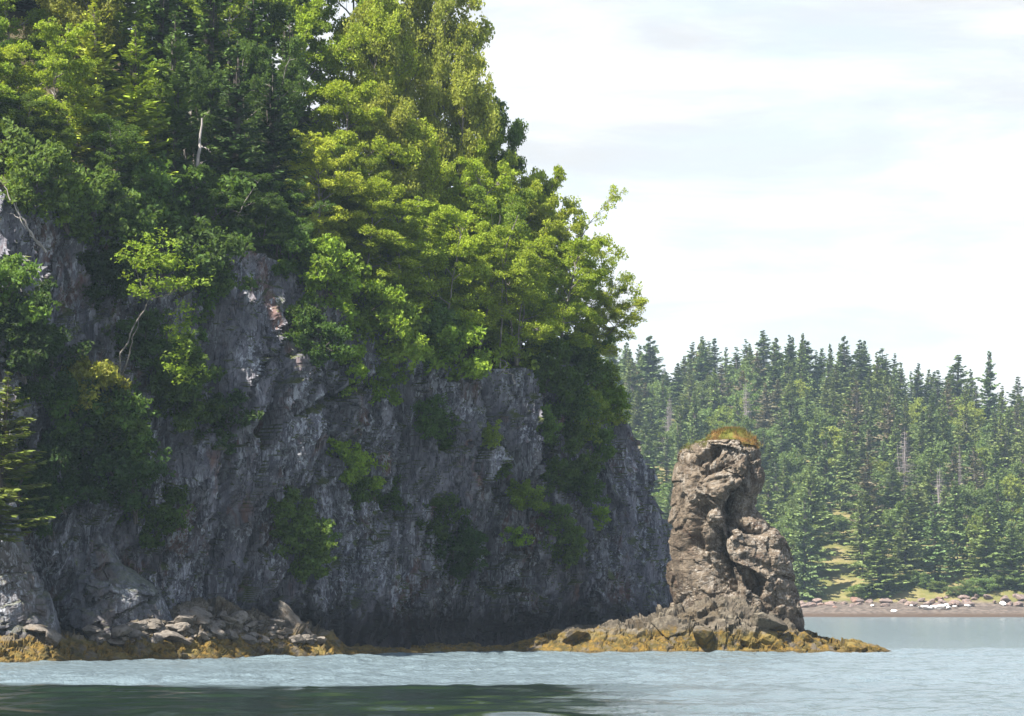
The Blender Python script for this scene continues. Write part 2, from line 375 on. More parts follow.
# the joints lean down to the right, as the fractures in the photograph do
q3 = np.stack([Sg - 0.28 * Z, Z, Sg * 0], -1)
wig = np.stack([fbm(q3 * 0.5, 3, 3), fbm(q3 * 0.5, 3, 5), fbm(q3 * 0.5, 3, 6)], -1) * 0.35
d1 = fbm(q3 * np.array([0.11, 0.07, 1]), 3, 11) * 1.5
d2 = facets((q3 + wig) * np.array([0.5, 0.10, 1]), 21, 0.7) * 1.15
d3 = facets((q3 + wig) * np.array([1.3, 0.27, 1]), 31, 0.8) * 0.6
d4 = facets((q3 + wig * 0.5) * np.array([3.0, 0.8, 1]), 41, 0.8) * 0.24 + fbm(q3 * np.array([2.4, 1.6, 1]), 4, 51) * 0.07
PXg = CX + (bxs[None, :] + nx[None, :] * off) / (bys[None, :] + ny[None, :] * off) * F; PYg = HY - (Z - CAMZ) / (bys[None, :] + ny[None, :] * off) * F
wob = fbm(q3 * np.array([0.8, 0.5, 1]), 4, 44) * 6.0
def groove(pts, w, dp):
    dd = np.full(Z.shape, 99.0)
    for (x0, y0), (x1, y1) in zip(pts[:-1], pts[1:]):
        vx, vy = x1 - x0, y1 - y0; tt = np.clip(((PXg - x0) * vx + (PYg - y0) * vy) / (vx * vx + vy * vy), 0, 1)
        dd = np.minimum(dd, np.abs(np.hypot(PXg - x0 - tt * vx, PYg - y0 - tt * vy) + wob))
    return 1.35 * dp * np.exp(-(dd / w) ** 2)
G = 0
for pts, w, dp in [([(200, 240), (212, 330), (216, 440), (232, 580)], 6, 1.0), ([(405, 360), (416, 440), (408, 520), (420, 610)], 6, 1.1), ([(432, 380), (447, 470), (466, 600)], 3.5, 0.6), ([(478, 390), (492, 450), (503, 500), (508, 580)], 4.5, 0.9),
                   ([(548, 400), (566, 470), (596, 560), (612, 620)], 4.5, 0.8), ([(600, 400), (622, 490), (650, 590)], 4, 0.7), ([(255, 430), (300, 400), (395, 380)], 5, 0.6), ([(262, 420), (268, 500), (258, 600)], 4, 0.7),
                   ([(330, 440), (360, 470), (400, 500)], 5, 0.6), ([(345, 480), (350, 540), (340, 620)], 3.5, 0.6), ([(150, 300), (165, 400), (180, 560)], 6, 0.9), ([(525, 480), (545, 560), (556, 620)], 3.5, 0.6), ([(70, 250), (90, 360), (110, 500)], 6, 0.8)]:
    G = G + groove(pts, w, dp)
D = (d1 + d2 + d3 + d4 + G) * sstep(-0.05, 0.12, fr) * (0.55 + 0.45 * sstep(0, 0.35, 1 - fr))
# the end of the point is smoother and steeper
D = D * ip(bp_, [(600, 1.0), (680, 0.55), (700, 0.5), (1000, 1.0)])[None, :]
# a dark hollow between the two outcrops at the left
D = D + 2.2 * np.exp(-((bp_[None, :] - 58) / 12) ** 2) * (1 - sstep(2.5, 5.5, Z))
off = off + D + ip(bp_, [(590, 0), (670, -0.9), (700, -1.2), (780, -0.3)])[None, :]
HX = bxs[None, :] + nx[None, :] * off; HYY = bys[None, :] + ny[None, :] * off
# wooded slope above: from the cliff edge up to a spine
SP = np.array([(-260, -62, 160, 40), (-120, -50, 168, 41), (0, -38, 172, 42), (200, -24, 172, 37), (350, -12, 173, 32), (450, -6, 175, 26), (540, -1.5, 176.5, 20.0), (600, 1.5, 177.5, 17.0), (690, 3.6, 178.5, 15.2), (1000, -30, 180, 36)])
spx, spy, spz = (np.interp(bp_, SP[:, 0], SP[:, i]) for i in (1, 2, 3))
ex, ey, ez = HX[-1], HYY[-1], Z[-1]
NT = 46
t = np.linspace(0, 1, NT)[1:, None]
def hz(t, ez, spz): return ez + (spz - ez) * (0.75 * t + 0.25 * t * t)
TX = ex + (spx - ex) * t; TY = ey + (spy - ey) * t; TZ = hz(t, ez, spz)
TZ = TZ + fbm(np.stack([TX * 0.35, TY * 0.35, TX * 0], -1), 4, 61) * 0.5 * np.minimum(t * 6, 1)
VX = np.vstack([HX, TX]); VY = np.vstack([HYY, TY]); VZ = np.vstack([Z, TZ])
head_v = np.stack([VX, VY, VZ], -1).reshape(-1, 3)
M_soil = simple_mat('forest_floor', (0.035, 0.028, 0.016), (0.075, 0.062, 0.03), 1.2)
hf = grid_faces(NV + NT - 1, len(s))
mi = np.where(np.arange(len(hf)) // (len(s) - 1) >= NV + 1, 1, 0).astype(np.int32)
head_me = mesh_of('headland', head_v, hf, [M_cliff, M_soil], smooth=False, midx=mi)
headland = link('headland', head_me); tag(headland, kind='structure')
BH = bvh(head_me)
def ground(x, y, z0=80):
    h = BH.ray_cast(Vector((x, y, z0)), Vector((0, 0, -1)), 200)
    return h[0].z if h[0] is not None else 0.0
def slope_pt(px, t):
    """point of the wooded slope seen at column px, t of the way from cliff edge to spine"""
    X_ = ex + (spx - ex) * t; Y_ = ey + (spy - ey) * t
    P_ = CX + X_ / Y_ * F
    ok = np.where((bp_ > -200) & (bp_ < 705))[0]
    i = ok[np.argmin(np.abs(P_[ok] - px))]
    return Vector((X_[i], Y_[i], ground(X_[i], Y_[i])))

# ------------------------------------------------------------------ rock shelves at the waterline
def shelf(name, xs_px, front, back, Hfun, ny_, mat, nearrough=0.5, seed=0):
    u = np.linspace(0, 1, ny_) ** 1.45
    PX, U = np.meshgrid(xs_px, u)
    yf = front(PX); yb = back(PX)
    Yg = yf + (yb - yf) * U
    Xg = (PX - CX) / F * Yg
    H = Hfun(PX, U)
    q = np.stack([Xg, Yg, H], -1)
    wg = np.stack([fbm(q * 0.9, 3, 90 + seed), fbm(q * 0.9, 3, 91 + seed), fbm(q * 0.9, 3, 92 + seed)], -1) * 0.35
    rough = facets((q + wg) * np.array([0.55, 0.55, 0.9]), 70 + seed, 0.9, 0.25) * 0.75 + facets((q + wg) * np.array([1.5, 1.5, 2.2]), 75 + seed, 0.9, 0.25) * 0.32 + fbm(q * 2.6, 4, 80 + seed) * 0.13
    P_ = np.stack([Xg, Yg, H], -1)
    nr_ = np.cross(np.gradient(P_, axis=1), np.gradient(P_, axis=0)); nr_ /= np.linalg.norm(nr_, axis=-1)[..., None] + 1e-9
    k9 = np.array([1, 4, 6, 4, 1.]) / 16
    for ax in (0, 1):
        for c_ in range(3): nr_[..., c_] = np.apply_along_axis(lambda r_: np.convolve(np.pad(r_, 2, mode='edge'), k9, 'valid'), ax, nr_[..., c_])
    P_ = P_ + nr_ * (rough * nearrough * np.clip(H * 0.8 + 0.35, 0.1, 1.3))[..., None]
    P_[0, :, 2] = -0.7
    vv = P_.reshape(-1, 3)
    me = mesh_of(name, vv, grid_faces(ny_, len(xs_px)), mat)
    return link(name, me), bvh(me)
FRONT = [(-120, 128), (0, 130.2), (150, 137.2), (300, 145), (420, 152), (520, 158.5)]
def left_H(PX, U):
    amp = ip(PX, [(-120, 1.0), (40, 1.15), (90, 0.95), (150, 1.3), (230, 1.55), (300, 1.5), (325, 1.1), (345, 0.35), (380, 0.22), (520, 0.22)])
    h = -0.35 + (amp + 0.35) * sstep(0.0, 0.42, U) ** 0.8
    mound = np.exp(-((PX - 205) / 55.0) ** 2) * 1.0 + np.exp(-((PX - 275) / 28.0) ** 2) * 0.3
    return h + mound * sstep(0.25, 0.6, U) + 0.3 * sstep(0.6, 1.0, U) * ip(PX, [(300, 1), (345, 0.2)])
shelf1, BS1 = shelf('rock_shelf', np.linspace(-120, 520, 560), lambda p: ip(p, FRONT) - 0.9, lambda p: ip(p, BASE) + 2.0, left_H, 90, M_reef, 0.55, 0)
tag(shelf1, kind='structure')
REEFTOP = [(488, 653), (500, 649), (530, 641), (560, 634), (580, 632), (600, 629), (615, 626), (640, 622), (660, 617), (680, 611), (700, 606), (720, 601), (735, 599), (750, 604), (765, 612), (785, 624), (800, 633), (815, 638), (835, 641), (855, 643), (870, 646), (884, 650), (898, 654)]
def RD(PX): return np.interp(PX, [486, 690, 760, 860, 900], [9.5, 15.4, 11.2, 7, 2.5])
def reef_H(PX, U):
    top = ip(PX, REEFTOP); z = CAMZ + (HY - top) / F * 161.5
    return -0.4 + (z + 0.4) * sstep(0, 1, U * RD(PX) / np.interp(PX, [500, 640, 720, 800, 900], [5, 3.4, 2.6, 2.6, 2.0])) ** 0.8 * (1 - 0.9 * sstep(0.72, 1.0, U) * ip(PX, [(690, 0), (760, 1)]))
reef, BR = shelf('tidal_reef', np.linspace(486, 900, 520), lambda p: ip(p, [(486, 154.6), (520, 154.8), (600, 155.6), (700, 156.6), (800, 157), (900, 158.5)]),
                 lambda p: ip(p, [(486, 166), (690, 172), (760, 168), (860, 164), (900, 161)]), reef_H, 120, M_reef, 0.46, 5)
tag(reef, kind='structure')

# ------------------------------------------------------------------ sea stack and outcrops: rings of rock
def ring_rock(outline, Yc, depth, nth, nz, expo, seed, amp=(0.5, 0.25, 0.08), carve=(), strata=0.0, corner=0.0, zscale=1.0, crk=0.2, blk=1.0):
    a = np.array(outline, float); a = a[np.argsort(-a[:, 0])]            # from the foot upwards
    z = CAMZ + (HY - a[:, 0]) / F * Yc
    zz = np.linspace(z[0], z[-1], nz)
    xl = np.interp(zz, z, (a[:, 1] - CX) / F * Yc); xr = np.interp(zz, z, (a[:, 2] - CX) / F * Yc)
    th = np.linspace(0, 2 * math.pi, nth, endpoint=False)
    c, sn_ = np.cos(th), np.sin(th)
    rad = (np.abs(c) ** expo + np.abs(sn_) ** expo) ** (-1 / expo)
    cx = (xl + xr) / 2; w = (xr - xl) / 2
    UX = c * rad; UY = sn_ * rad
    dz = depth if np.ndim(depth) else np.full(nz, depth)
    X_ = cx[:, None] + w[:, None] * UX; Y_ = Yc + (np.minimum(w, 50) * 1.0)[:, None] * dz[:, None] * UY
    X_ = X_ + corner * np.where(UY < 0, -UY, 0) * w[:, None]
    Z_ = np.broadcast_to(zz[:, None], X_.shape).copy()
    q = np.stack([X_, Y_, Z_ * zscale], -1)
    wig = np.stack([fbm(q * 0.8, 3, seed + 1), fbm(q * 0.8, 3, seed + 2), fbm(q * 0.8, 3, seed + 3)], -1) * 0.14
    d = facets((q + wig) * blk * 0.5, seed + 5, 0.9, crk) * amp[0] + facets((q + wig * .5) * blk * 1.15, seed + 6, 0.8, crk) * amp[1] + facets((q + wig * .4) * blk * 2.6, seed + 7, 0.8, crk) * amp[2] + fbm(q * 3, 4, seed + 8) * amp[2] * 0.8
    if strata:
        lay = Z_ + 0.4 * fbm(q * 0.5, 3, seed + 4) + 0.45 * X_
        d = d + strata * (np.abs((lay * 1.6) % 1.0 - 0.5) * 2 - 0.6)
    front = UY[None, :] < 0.15
    PXc = CX + X_ / Y_ * F; PYc = HY - (Z_ - CAMZ) / Y_ * F
    for (x0, y0, x1, y1, wd, dp) in carve:
        vx, vy = x1 - x0, y1 - y0; l2 = vx * vx + vy * vy + 1e-6
        tt = np.clip(((PXc - x0) * vx + (PYc - y0) * vy) / l2, 0, 1)
        dist = np.hypot(PXc - x0 - tt * vx, PYc - y0 - tt * vy) + 3.0 * fbm(q * 1.5, 3, seed + 12)
        d = d - np.where(front, dp * np.exp(-np.clip(dist, 0, None) ** 2 / (wd * wd) * 1.0), 0)
    nxn = c[None, :] * np.ones_like(X_); nyn = sn_[None, :] * np.ones_like(X_)
    side = np.abs(UX)[None, :] ** 3
    k_ = d * (1 - 0.55 * side)
    X_ = X_ + nxn * k_; Y_ = Y_ + nyn * k_
    top = np.array([[X_[-1].mean(), Y_[-1].mean(), zz[-1] + 0.05]])
    vv = np.vstack([np.stack([X_, Y_, Z_], -1).reshape(-1, 3), top])
    f = [tuple(r) for r in grid_faces(nz, nth, wrap=True)]
    b = (nz - 1) * nth; f += [(b + i, b + (i + 1) % nth, len(vv) - 1) for i in range(nth)]
    return vv, f
STACK = [(648, 678, 803), (635, 679, 800), (620, 678, 800), (600, 674, 797), (580, 670, 790), (560, 668, 785), (545, 667, 779), (533, 667, 773), (520, 669, 762), (510, 671, 756), (497, 672, 757), (483, 672, 762), (470, 673, 764), (458, 674, 763), (450, 678, 760), (445, 690, 754), (441, 700, 748)]
carves = [(738, 498, 732, 508, 10, 2.2), (756, 505, 748, 515, 8, 0.5), (714, 450, 692, 466, 5, 0.7), (694, 470, 697, 515, 4, 0.5), (704, 508, 688, 545, 7, 1.2), (718, 530, 731, 592, 7, 1.6), (688, 550, 722, 592, 12, 0.8), (716, 520, 760, 535, 4, 0.6),
          (736, 520, 770, 548, 4, 0.4), (745, 560, 785, 575, 4, 0.3), (730, 470, 700, 473, 2.5, 0.22), (738, 478, 700, 484, 2.5, 0.2), (752, 490, 738, 470, 3, 0.3)]
sv, sf = ring_rock(STACK, 162.3, 0.72, 260, 230, 1.8, 203, (0.72, 0.22, 0.08), carves, strata=0.04, corner=0.3, crk=0.14, blk=np.array([0.9, 0.9, 0.8]))
tag_stack = bpy.data.objects.new('sea_stack', None); C.objects.link(tag_stack)
st_c = W(735, 640, 162.3); tag_stack.location = st_c
tag(tag_stack, 'tall brown sea stack with a grassy top, standing alone off the end of the cliff', 'rock stack')
st_me = mesh_of('stack_rock', sv - np.array(st_c), sf, M_stack)
link('rock_pillar', st_me, tag_stack)
BST = BVHTree.FromPolygons([tuple(x) for x in sv], sf)

def grass_tuft_mesh(name, pts, nrm, n_per, h, w, mat, spread, rs):
    n = len(pts) * n_per
    c = np.repeat(np.asarray(pts), n_per, 0) + rs.normal(0, spread, (n, 3)) * np.array([1, 1, 0.1])
    a = rs.uniform(0, 2 * math.pi, n); t_ = np.stack([np.cos(a), np.sin(a), a * 0], -1) * w
    up = np.array(nrm) + rs.normal(0, 0.45, (n, 3)); up /= np.linalg.norm(up, axis=1)[:, None]
    hh = h * rs.uniform(0.5, 1.2, n)[:, None]
    v_ = np.stack([c - t_, c + t_, c + up * hh + t_ * 0.15, c + up * hh - t_ * 0.15], 1).reshape(-1, 3)
    return mesh_of(name, v_, np.arange(n * 4).reshape(-1, 4), mat)

# grass cap of the stack: a low turf dome with blades
def cap_geo():
    pts = []
    for px_ in np.linspace(682, 763, 60):
        for y_ in np.linspace(-1.5, 1.5, 22):
            x_ = (px_ - CX) / F * 162.3
            h = BST.ray_cast(Vector((x_, 162.3 + y_, 30)), Vector((0, 0, -1)), 40)
            if h[0] is not None and h[0].z > CAMZ + (HY - 455) / F * 162.3: pts.append(h[0][:])
    return np.array(pts)
cp = cap_geo()
nr, nth = 14, 40
dome = []
topz = sv[:, 2].max()
for i in range(nr + 1):
    r_ = i / nr
    for j in range(nth):
        a = 2 * math.pi * j / nth
        x_ = (731 - CX) / F * 162.3 + math.cos(a) * r_ * 1.55; y_ = 162.3 + math.sin(a) * r_ * 1.2
        z_ = topz - 0.30 + 0.85 * (1 - r_ ** 2) ** 0.8
        dome.append((x_, y_, z_))
dome = np.array(dome); dome[:, 2] += fbm(dome * 1.6, 4, 300) * 0.16
M_turf, ntt = new_mat('dry_turf')
def turf_mat(m, nt, scale=0.9):
    out = N(nt, 'ShaderNodeOutputMaterial'); bs = N(nt, 'ShaderNodeBsdfPrincipled', i_Roughness=0.9)
    bs.inputs['Specular IOR Level'].default_value = 0.1
    Q = mapped(nt, (1, 1, 1))
    c = mixc(nt, ramp(nt, noise(nt, Q, scale, 4), 0.42, 0.58), (0.150, 0.080, 0.028), (0.095, 0.098, 0.020))
    c = mixc(nt, ramp(nt, noise(nt, Q, scale * 9, 4), 0.4, 0.7, 0, 0.5), c, (0.09, 0.08, 0.02))
    nt.links.new(c, bs.inputs['Base Color']); nt.links.new(bs.outputs[0], out.inputs[0])
turf_mat(M_turf, ntt)
dome_me = mesh_of('turf_cap', dome - np.array(st_c), grid_faces(nr + 1, nth, wrap=True), M_turf, smooth=True)
cap = link('turf_cap', dome_me, tag_stack)
rs = np.random.default_rng(5)
sel = np.vstack([dome[rs.integers(0, len(dome), 260)], cp[rs.integers(0, len(cp), 160)]]) if len(cp) else dome[rs.integers(0, len(dome), 260)]
gme = grass_tuft_mesh('grass', sel - np.array(st_c), (0, 0, 1), 16, 0.22, 0.012, M_turf, 0.09, rs)
tag(link('grass', gme, tag_stack), kind='stuff')

def outcrop(outline, Yc, seed, label, depth=0.9, carve=(), mat=M_outcrop, amp=(0.55, 0.22, 0.07), expo=2.0, name='rock_outcrop'):
    vv, ff = ring_rock(outline, Yc, depth, 170, 130, expo, seed, amp, carve, crk=0.12)
    c = vv.mean(0); c[2] = vv[:, 2].min()
    o = link(name, mesh_of(name, vv - c, ff, mat)); o.location = c
    return tag(o, label, 'rock outcrop')
outcrop([(655, -74, 64), (632, -70, 62), (618, -66, 56), (600, -60, 50), (575, -55, 36), (550, -50, 26), (525, -46, 20), (505, -40, 14), (492, -34, 6), (486, -28, -4)], 136.5, 410,
        'big rounded grey outcrop at the left edge, below the spruce with sunlit branch tips')
outcrop([(655, 58, 186), (640, 60, 182), (620, 62, 172), (600, 64, 160), (580, 66, 142), (560, 68, 122), (540, 72, 104), (525, 76, 96), (516, 80, 90)], 142.6, 433,
        'dark wedge-shaped outcrop at the cliff foot, sloping down to the rubble pile')

# ------------------------------------------------------------------ boulders
import bmesh
def ico(sub):
    b = bmesh.new(); bmesh.ops.create_icosphere(b, subdivisions=sub, radius=1)
    v_ = np.array([x.co[:] for x in b.verts]); f_ = np.array([[x.index for x in g_.verts] for g_ in b.faces]); b.free(); return v_, f_
ICO4, ICF4 = ico(4); ICO3, ICF3 = ico(3)
def rock_geo(seed, planes=13, sub=4, rough=0.05):
    r_ = np.random.default_rng(seed); v_, f_ = (ICO4, ICF4) if sub == 4 else (ICO3, ICF3)
    nrm = r_.normal(size=(planes, 3)); nrm /= np.linalg.norm(nrm, axis=1)[:, None]
    dd = r_.uniform(0.55, 0.95, planes)
    dot = v_ @ nrm.T
    rr = np.where(dot > 0.05, dd / np.maximum(dot, 0.05), 9).min(1); rr = np.minimum(rr, 1.15)
    rr = rr * (1 + fbm(v_ * 2.2 + seed, 4, seed) * rough)
    return v_ * rr[:, None], f_
def rock_mesh(name, seed, mat, sub=4): 
    v_, f_ = rock_geo(seed, sub=sub); return mesh_of(name, v_, f_, mat)
BME = [rock_mesh('boulder', 500 + i, M_boulder) for i in range(7)]
RG = 'rocks of the rubble pile at the cliff foot'
def put_rock(px_, py_, rad, bv, label, group=RG, me=None, flat=0.6, sink=0.25, rot=None, name='boulder', cat='boulder'):
    h = cast(bv, px_, py_)
    if h[0] is None: return None
    o = link(name, me or random.choice(BME))
    o.location = h[0] + Vector((0, 0.1, rad * 0.32))
    o.scale = (rad * random.uniform(0.85, 1.6), rad * random.uniform(0.8, 1.2), rad * flat * random.uniform(0.55, 1.2))
    o.rotation_euler = rot or (random.uniform(-.4, .4), random.uniform(-.45, .45), random.uniform(0, 6.28))
    tag(o, label, cat, group); return o
random.seed(21)
PILE_TOP = [(95, 634), (120, 626), (145, 617), (165, 611), (185, 606), (205, 607), (225, 612), (245, 616), (265, 620), (285, 628), (320, 640)]
n_r = 0
for i in range(400):
    px_ = random.uniform(95, 322); tp = ip(px_, PILE_TOP)
    py_ = random.uniform(tp + 3, 643)
    rad = random.choice([0.18, 0.22, 0.26, 0.3, 0.36, 0.48]) * (1.0 if py_ < 636 else 0.75)
    lab = 'small angular grey-brown rock among many in the sunlit rubble pile' if rad < 0.45 else 'larger slabby grey-brown block among the smaller rocks of the sunlit rubble pile'
    if put_rock(px_, py_, rad, BS1, lab): n_r += 1
    if n_r >= 170: break
for (px_, py_, rad, fl, lab) in [(18, 629, 0.75, 0.5, 'flat grey slab tilted on the weedy shelf near the left edge'), (38, 634, 0.7, 0.45, 'grey slab lying against the tilted flat slab near the left edge'),
                                 (52, 642, 0.5, 0.7, 'blocky grey rock just right of the two slabs near the left edge'), (92, 637, 0.75, 0.4, 'long low ochre slab between the left slabs and the rubble pile'),
                                 (115, 645, 0.55, 0.5, 'dark brown rock in the weed in front of the rubble pile'), (173, 641, 0.6, 0.5, 'pale rounded rock low in the weed below the pile top')]:
    put_rock(px_, py_, rad, BS1, lab, 'loose rocks on the weedy shelf', flat=fl, rot=(random.uniform(-.2, .2), random.uniform(.05, .3), random.uniform(0, 3)))
# leaning pillar of rock
v_, f_ = rock_geo(781, planes=12, rough=0.14)
o = link('leaning_slab', mesh_of('leaning_slab', v_, f_, M_boulder)); c = W(298, 628, 147.6); o.location = c
o.scale = (0.50, 0.6, 1.75); o.rotation_euler = (0.1, R(-44), 0.2)
tag(o, 'long leaning slab of dark rock with a pale upper edge at the right end of the rubble', 'rock slab')
for (px_, py_, rad, lab) in [(602, 622, 0.7, 'upright dark boulder on the reef crest near the foot of the cliff'), (575, 640, 0.7, 'low weedy boulder on the reef left of the upright dark boulder'), (540, 644, 0.5, 'small weedy boulder near the left end of the reef'),
                             (668, 634, 0.8, 'weed-hung boulder on the reef in front of the stack foot'), (705, 640, 0.7, 'brown boulder at the waterline below the sea stack'), (766, 628, 0.85, 'dark craggy boulder at the right foot of the sea stack'),
                             (806, 640, 0.4, 'small round boulder on the low reef just right of the stack')]:
    put_rock(px_, py_, rad, BR, lab, 'boulders on the tidal reef', me=mesh_of('reef_boulder', *rock_geo(int(px_)), M_reef), flat=0.75, name='reef_boulder')

# ------------------------------------------------------------------ trees
def tube(path, rad, sides=6):
    P_ = np.asarray(path, float); n = len(P_); T = np.gradient(P_, axis=0); T /= np.linalg.norm(T, axis=1)[:, None] + 1e-9
    ref = np.array([1.0, 0.13, 0.07]) if abs(T[0, 0]) < 0.8 else np.array([0.1, 1.0, 0.1])
    A = np.cross(T, ref); A /= np.linalg.norm(A, axis=1)[:, None]; B = np.cross(T, A)
    th = np.linspace(0, 2 * math.pi, sides, endpoint=False)
    v_ = P_[:, None, :] + np.asarray(rad)[:, None, None] * (np.cos(th)[None, :, None] * A[:, None, :] + np.sin(th)[None, :, None] * B[:, None, :])
    return v_.reshape(-1, 3), grid_faces(n, sides, wrap=True)
class Geo:
    def __init__(s): s.v = []; s.f = []; s.n = 0
    def add(s, v_, f_): s.v.append(v_); s.f.append(f_ + s.n); s.n += len(v_)
    def out(s): return np.vstack(s.v), np.vstack(s.f)
def leaves(c, size, rs, upb=0.9, aspect=0.62, fold=0.16, axis=None):
    n = len(c)
    nn = rs.normal(0, 1, (n, 3)); nn /= np.linalg.norm(nn, axis=1)[:, None]; nn = nn + np.array([0, 0, upb]); nn /= np.linalg.norm(nn, axis=1)[:, None]
    tt = np.cross(nn, rs.normal(0, 1, (n, 3))); tt /= np.linalg.norm(tt, axis=1)[:, None] + 1e-9
    bb = np.cross(nn, tt); sz = (size * rs.uniform(0.45, 1.5, n))[:, None]
    v_ = np.stack([c + tt * sz * .5, c + bb * sz * .5 * aspect + nn * sz * fold, c - tt * sz * .5, c - bb * sz * .5 * aspect + nn * sz * fold], 1).reshape(-1, 3)
    return v_, np.arange(n * 4).reshape(-1, 4)
def unit(a): return a / (np.linalg.norm(a) + 1e-9)
def broadleaf(seed, H=9.0, Rc=3.0, nl=18, leaf=0.19, per=95, flat=0.42, base=0.18, up=0.35, crad=0.55, stems=1, upb=0.55, trunk_r=0.11, stray=0.0):
    rs = np.random.default_rng(seed); wood, cen = Geo(), []
    for st in range(stems):
        lean = rs.normal(0, 0.10, 2) + (rs.normal(0, 0.22, 2) if stems > 1 else 0)
        n = 9; zz = np.linspace(-0.4, H * 0.86, n)
        path = np.stack([lean[0] * zz + np.cumsum(rs.normal(0, .07, n)), lean[1] * zz + np.cumsum(rs.normal(0, .07, n)), zz], -1)
        path[:1, :2] *= 0.3
        wood.add(*tube(path, np.linspace(trunk_r, 0.02, n) * (1 if stems == 1 else .75), 7))
        m = nl if stems == 1 else int(nl / stems) + 3
        for i in range(m):
            hfrac = base + (0.95 - base) * (i + rs.uniform(0, 1)) / m
            p0 = np.array([np.interp(hfrac * H * .9, zz, path[:, k_]) for k_ in range(3)])
            az = i * 2.399 + rs.uniform(-.5, .5) + st * 2.0
            prof = math.sin(math.pi * min(1, (0.12 + 0.88 * (hfrac - base) / (1 - base)) ** 0.75 * 0.93 + 0.05)) ** 0.7
            Lb = Rc * (0.35 + 0.65 * prof) * rs.uniform(0.7, 1.15) * (1 + stray * rs.uniform(-.4, .8))
            el = up + 0.7 * (hfrac - 0.4) + rs.uniform(-.2, .2)
            d_ = np.array([math.cos(az) * math.cos(el), math.sin(az) * math.cos(el), math.sin(el)])
            k5 = np.linspace(0, 1, 6)[:, None]
            bpth = p0 + d_ * Lb * k5 + np.array([0, 0, 0.18 * Lb]) * (k5 - k5 ** 2) * 2 + np.cumsum(rs.normal(0, .05, (6, 3)), 0) * (k5 > 0)
            wood.add(*tube(bpth, np.linspace(trunk_r * .36, .01, 6), 5))
            for a_ in (0.5, 0.75, 1.0): cen.append(bpth[int(a_ * 5)])
            for j in range(9):
                a_ = rs.uniform(0.25, 0.98); q0 = bpth[int(a_ * 5)]
                dd = unit(d_ + rs.normal(0, .75, 3) * np.array([1, 1, .45])); l2 = Lb * rs.uniform(.25, .5) * (1.15 - a_ * .5)
                q1 = q0 + dd * l2
                wood.add(*tube(np.stack([q0, (q0 + q1) / 2 + rs.normal(0, .04, 3), q1]), [trunk_r * .14, trunk_r * .1, .006], 4))
                cen.append(q1); cen.append(q0 * .4 + q1 * .6 + rs.normal(0, .12, 3))
    cen = np.array(cen)
    k_ = rs.uniform(.55, 1.35, len(cen))
    idx = np.repeat(np.arange(len(cen)), np.maximum((per * k_ ** 1.6).astype(int), 8))
    off = rs.normal(0, 1, (len(idx), 3)); off /= np.linalg.norm(off, axis=1)[:, None]; off *= (rs.uniform(0, 1, len(idx)) ** 0.45)[:, None]
    off[:, 2] *= flat
    # leaves droop at the rim of a spray
    c = cen[idx] + off * (crad * k_[idx])[:, None]
    c[:, 2] -= 0.25 * (off[:, 0] ** 2 + off[:, 1] ** 2) * crad * k_[idx]
    lv = leaves(c, leaf, rs, upb)
    return wood.out(), lv
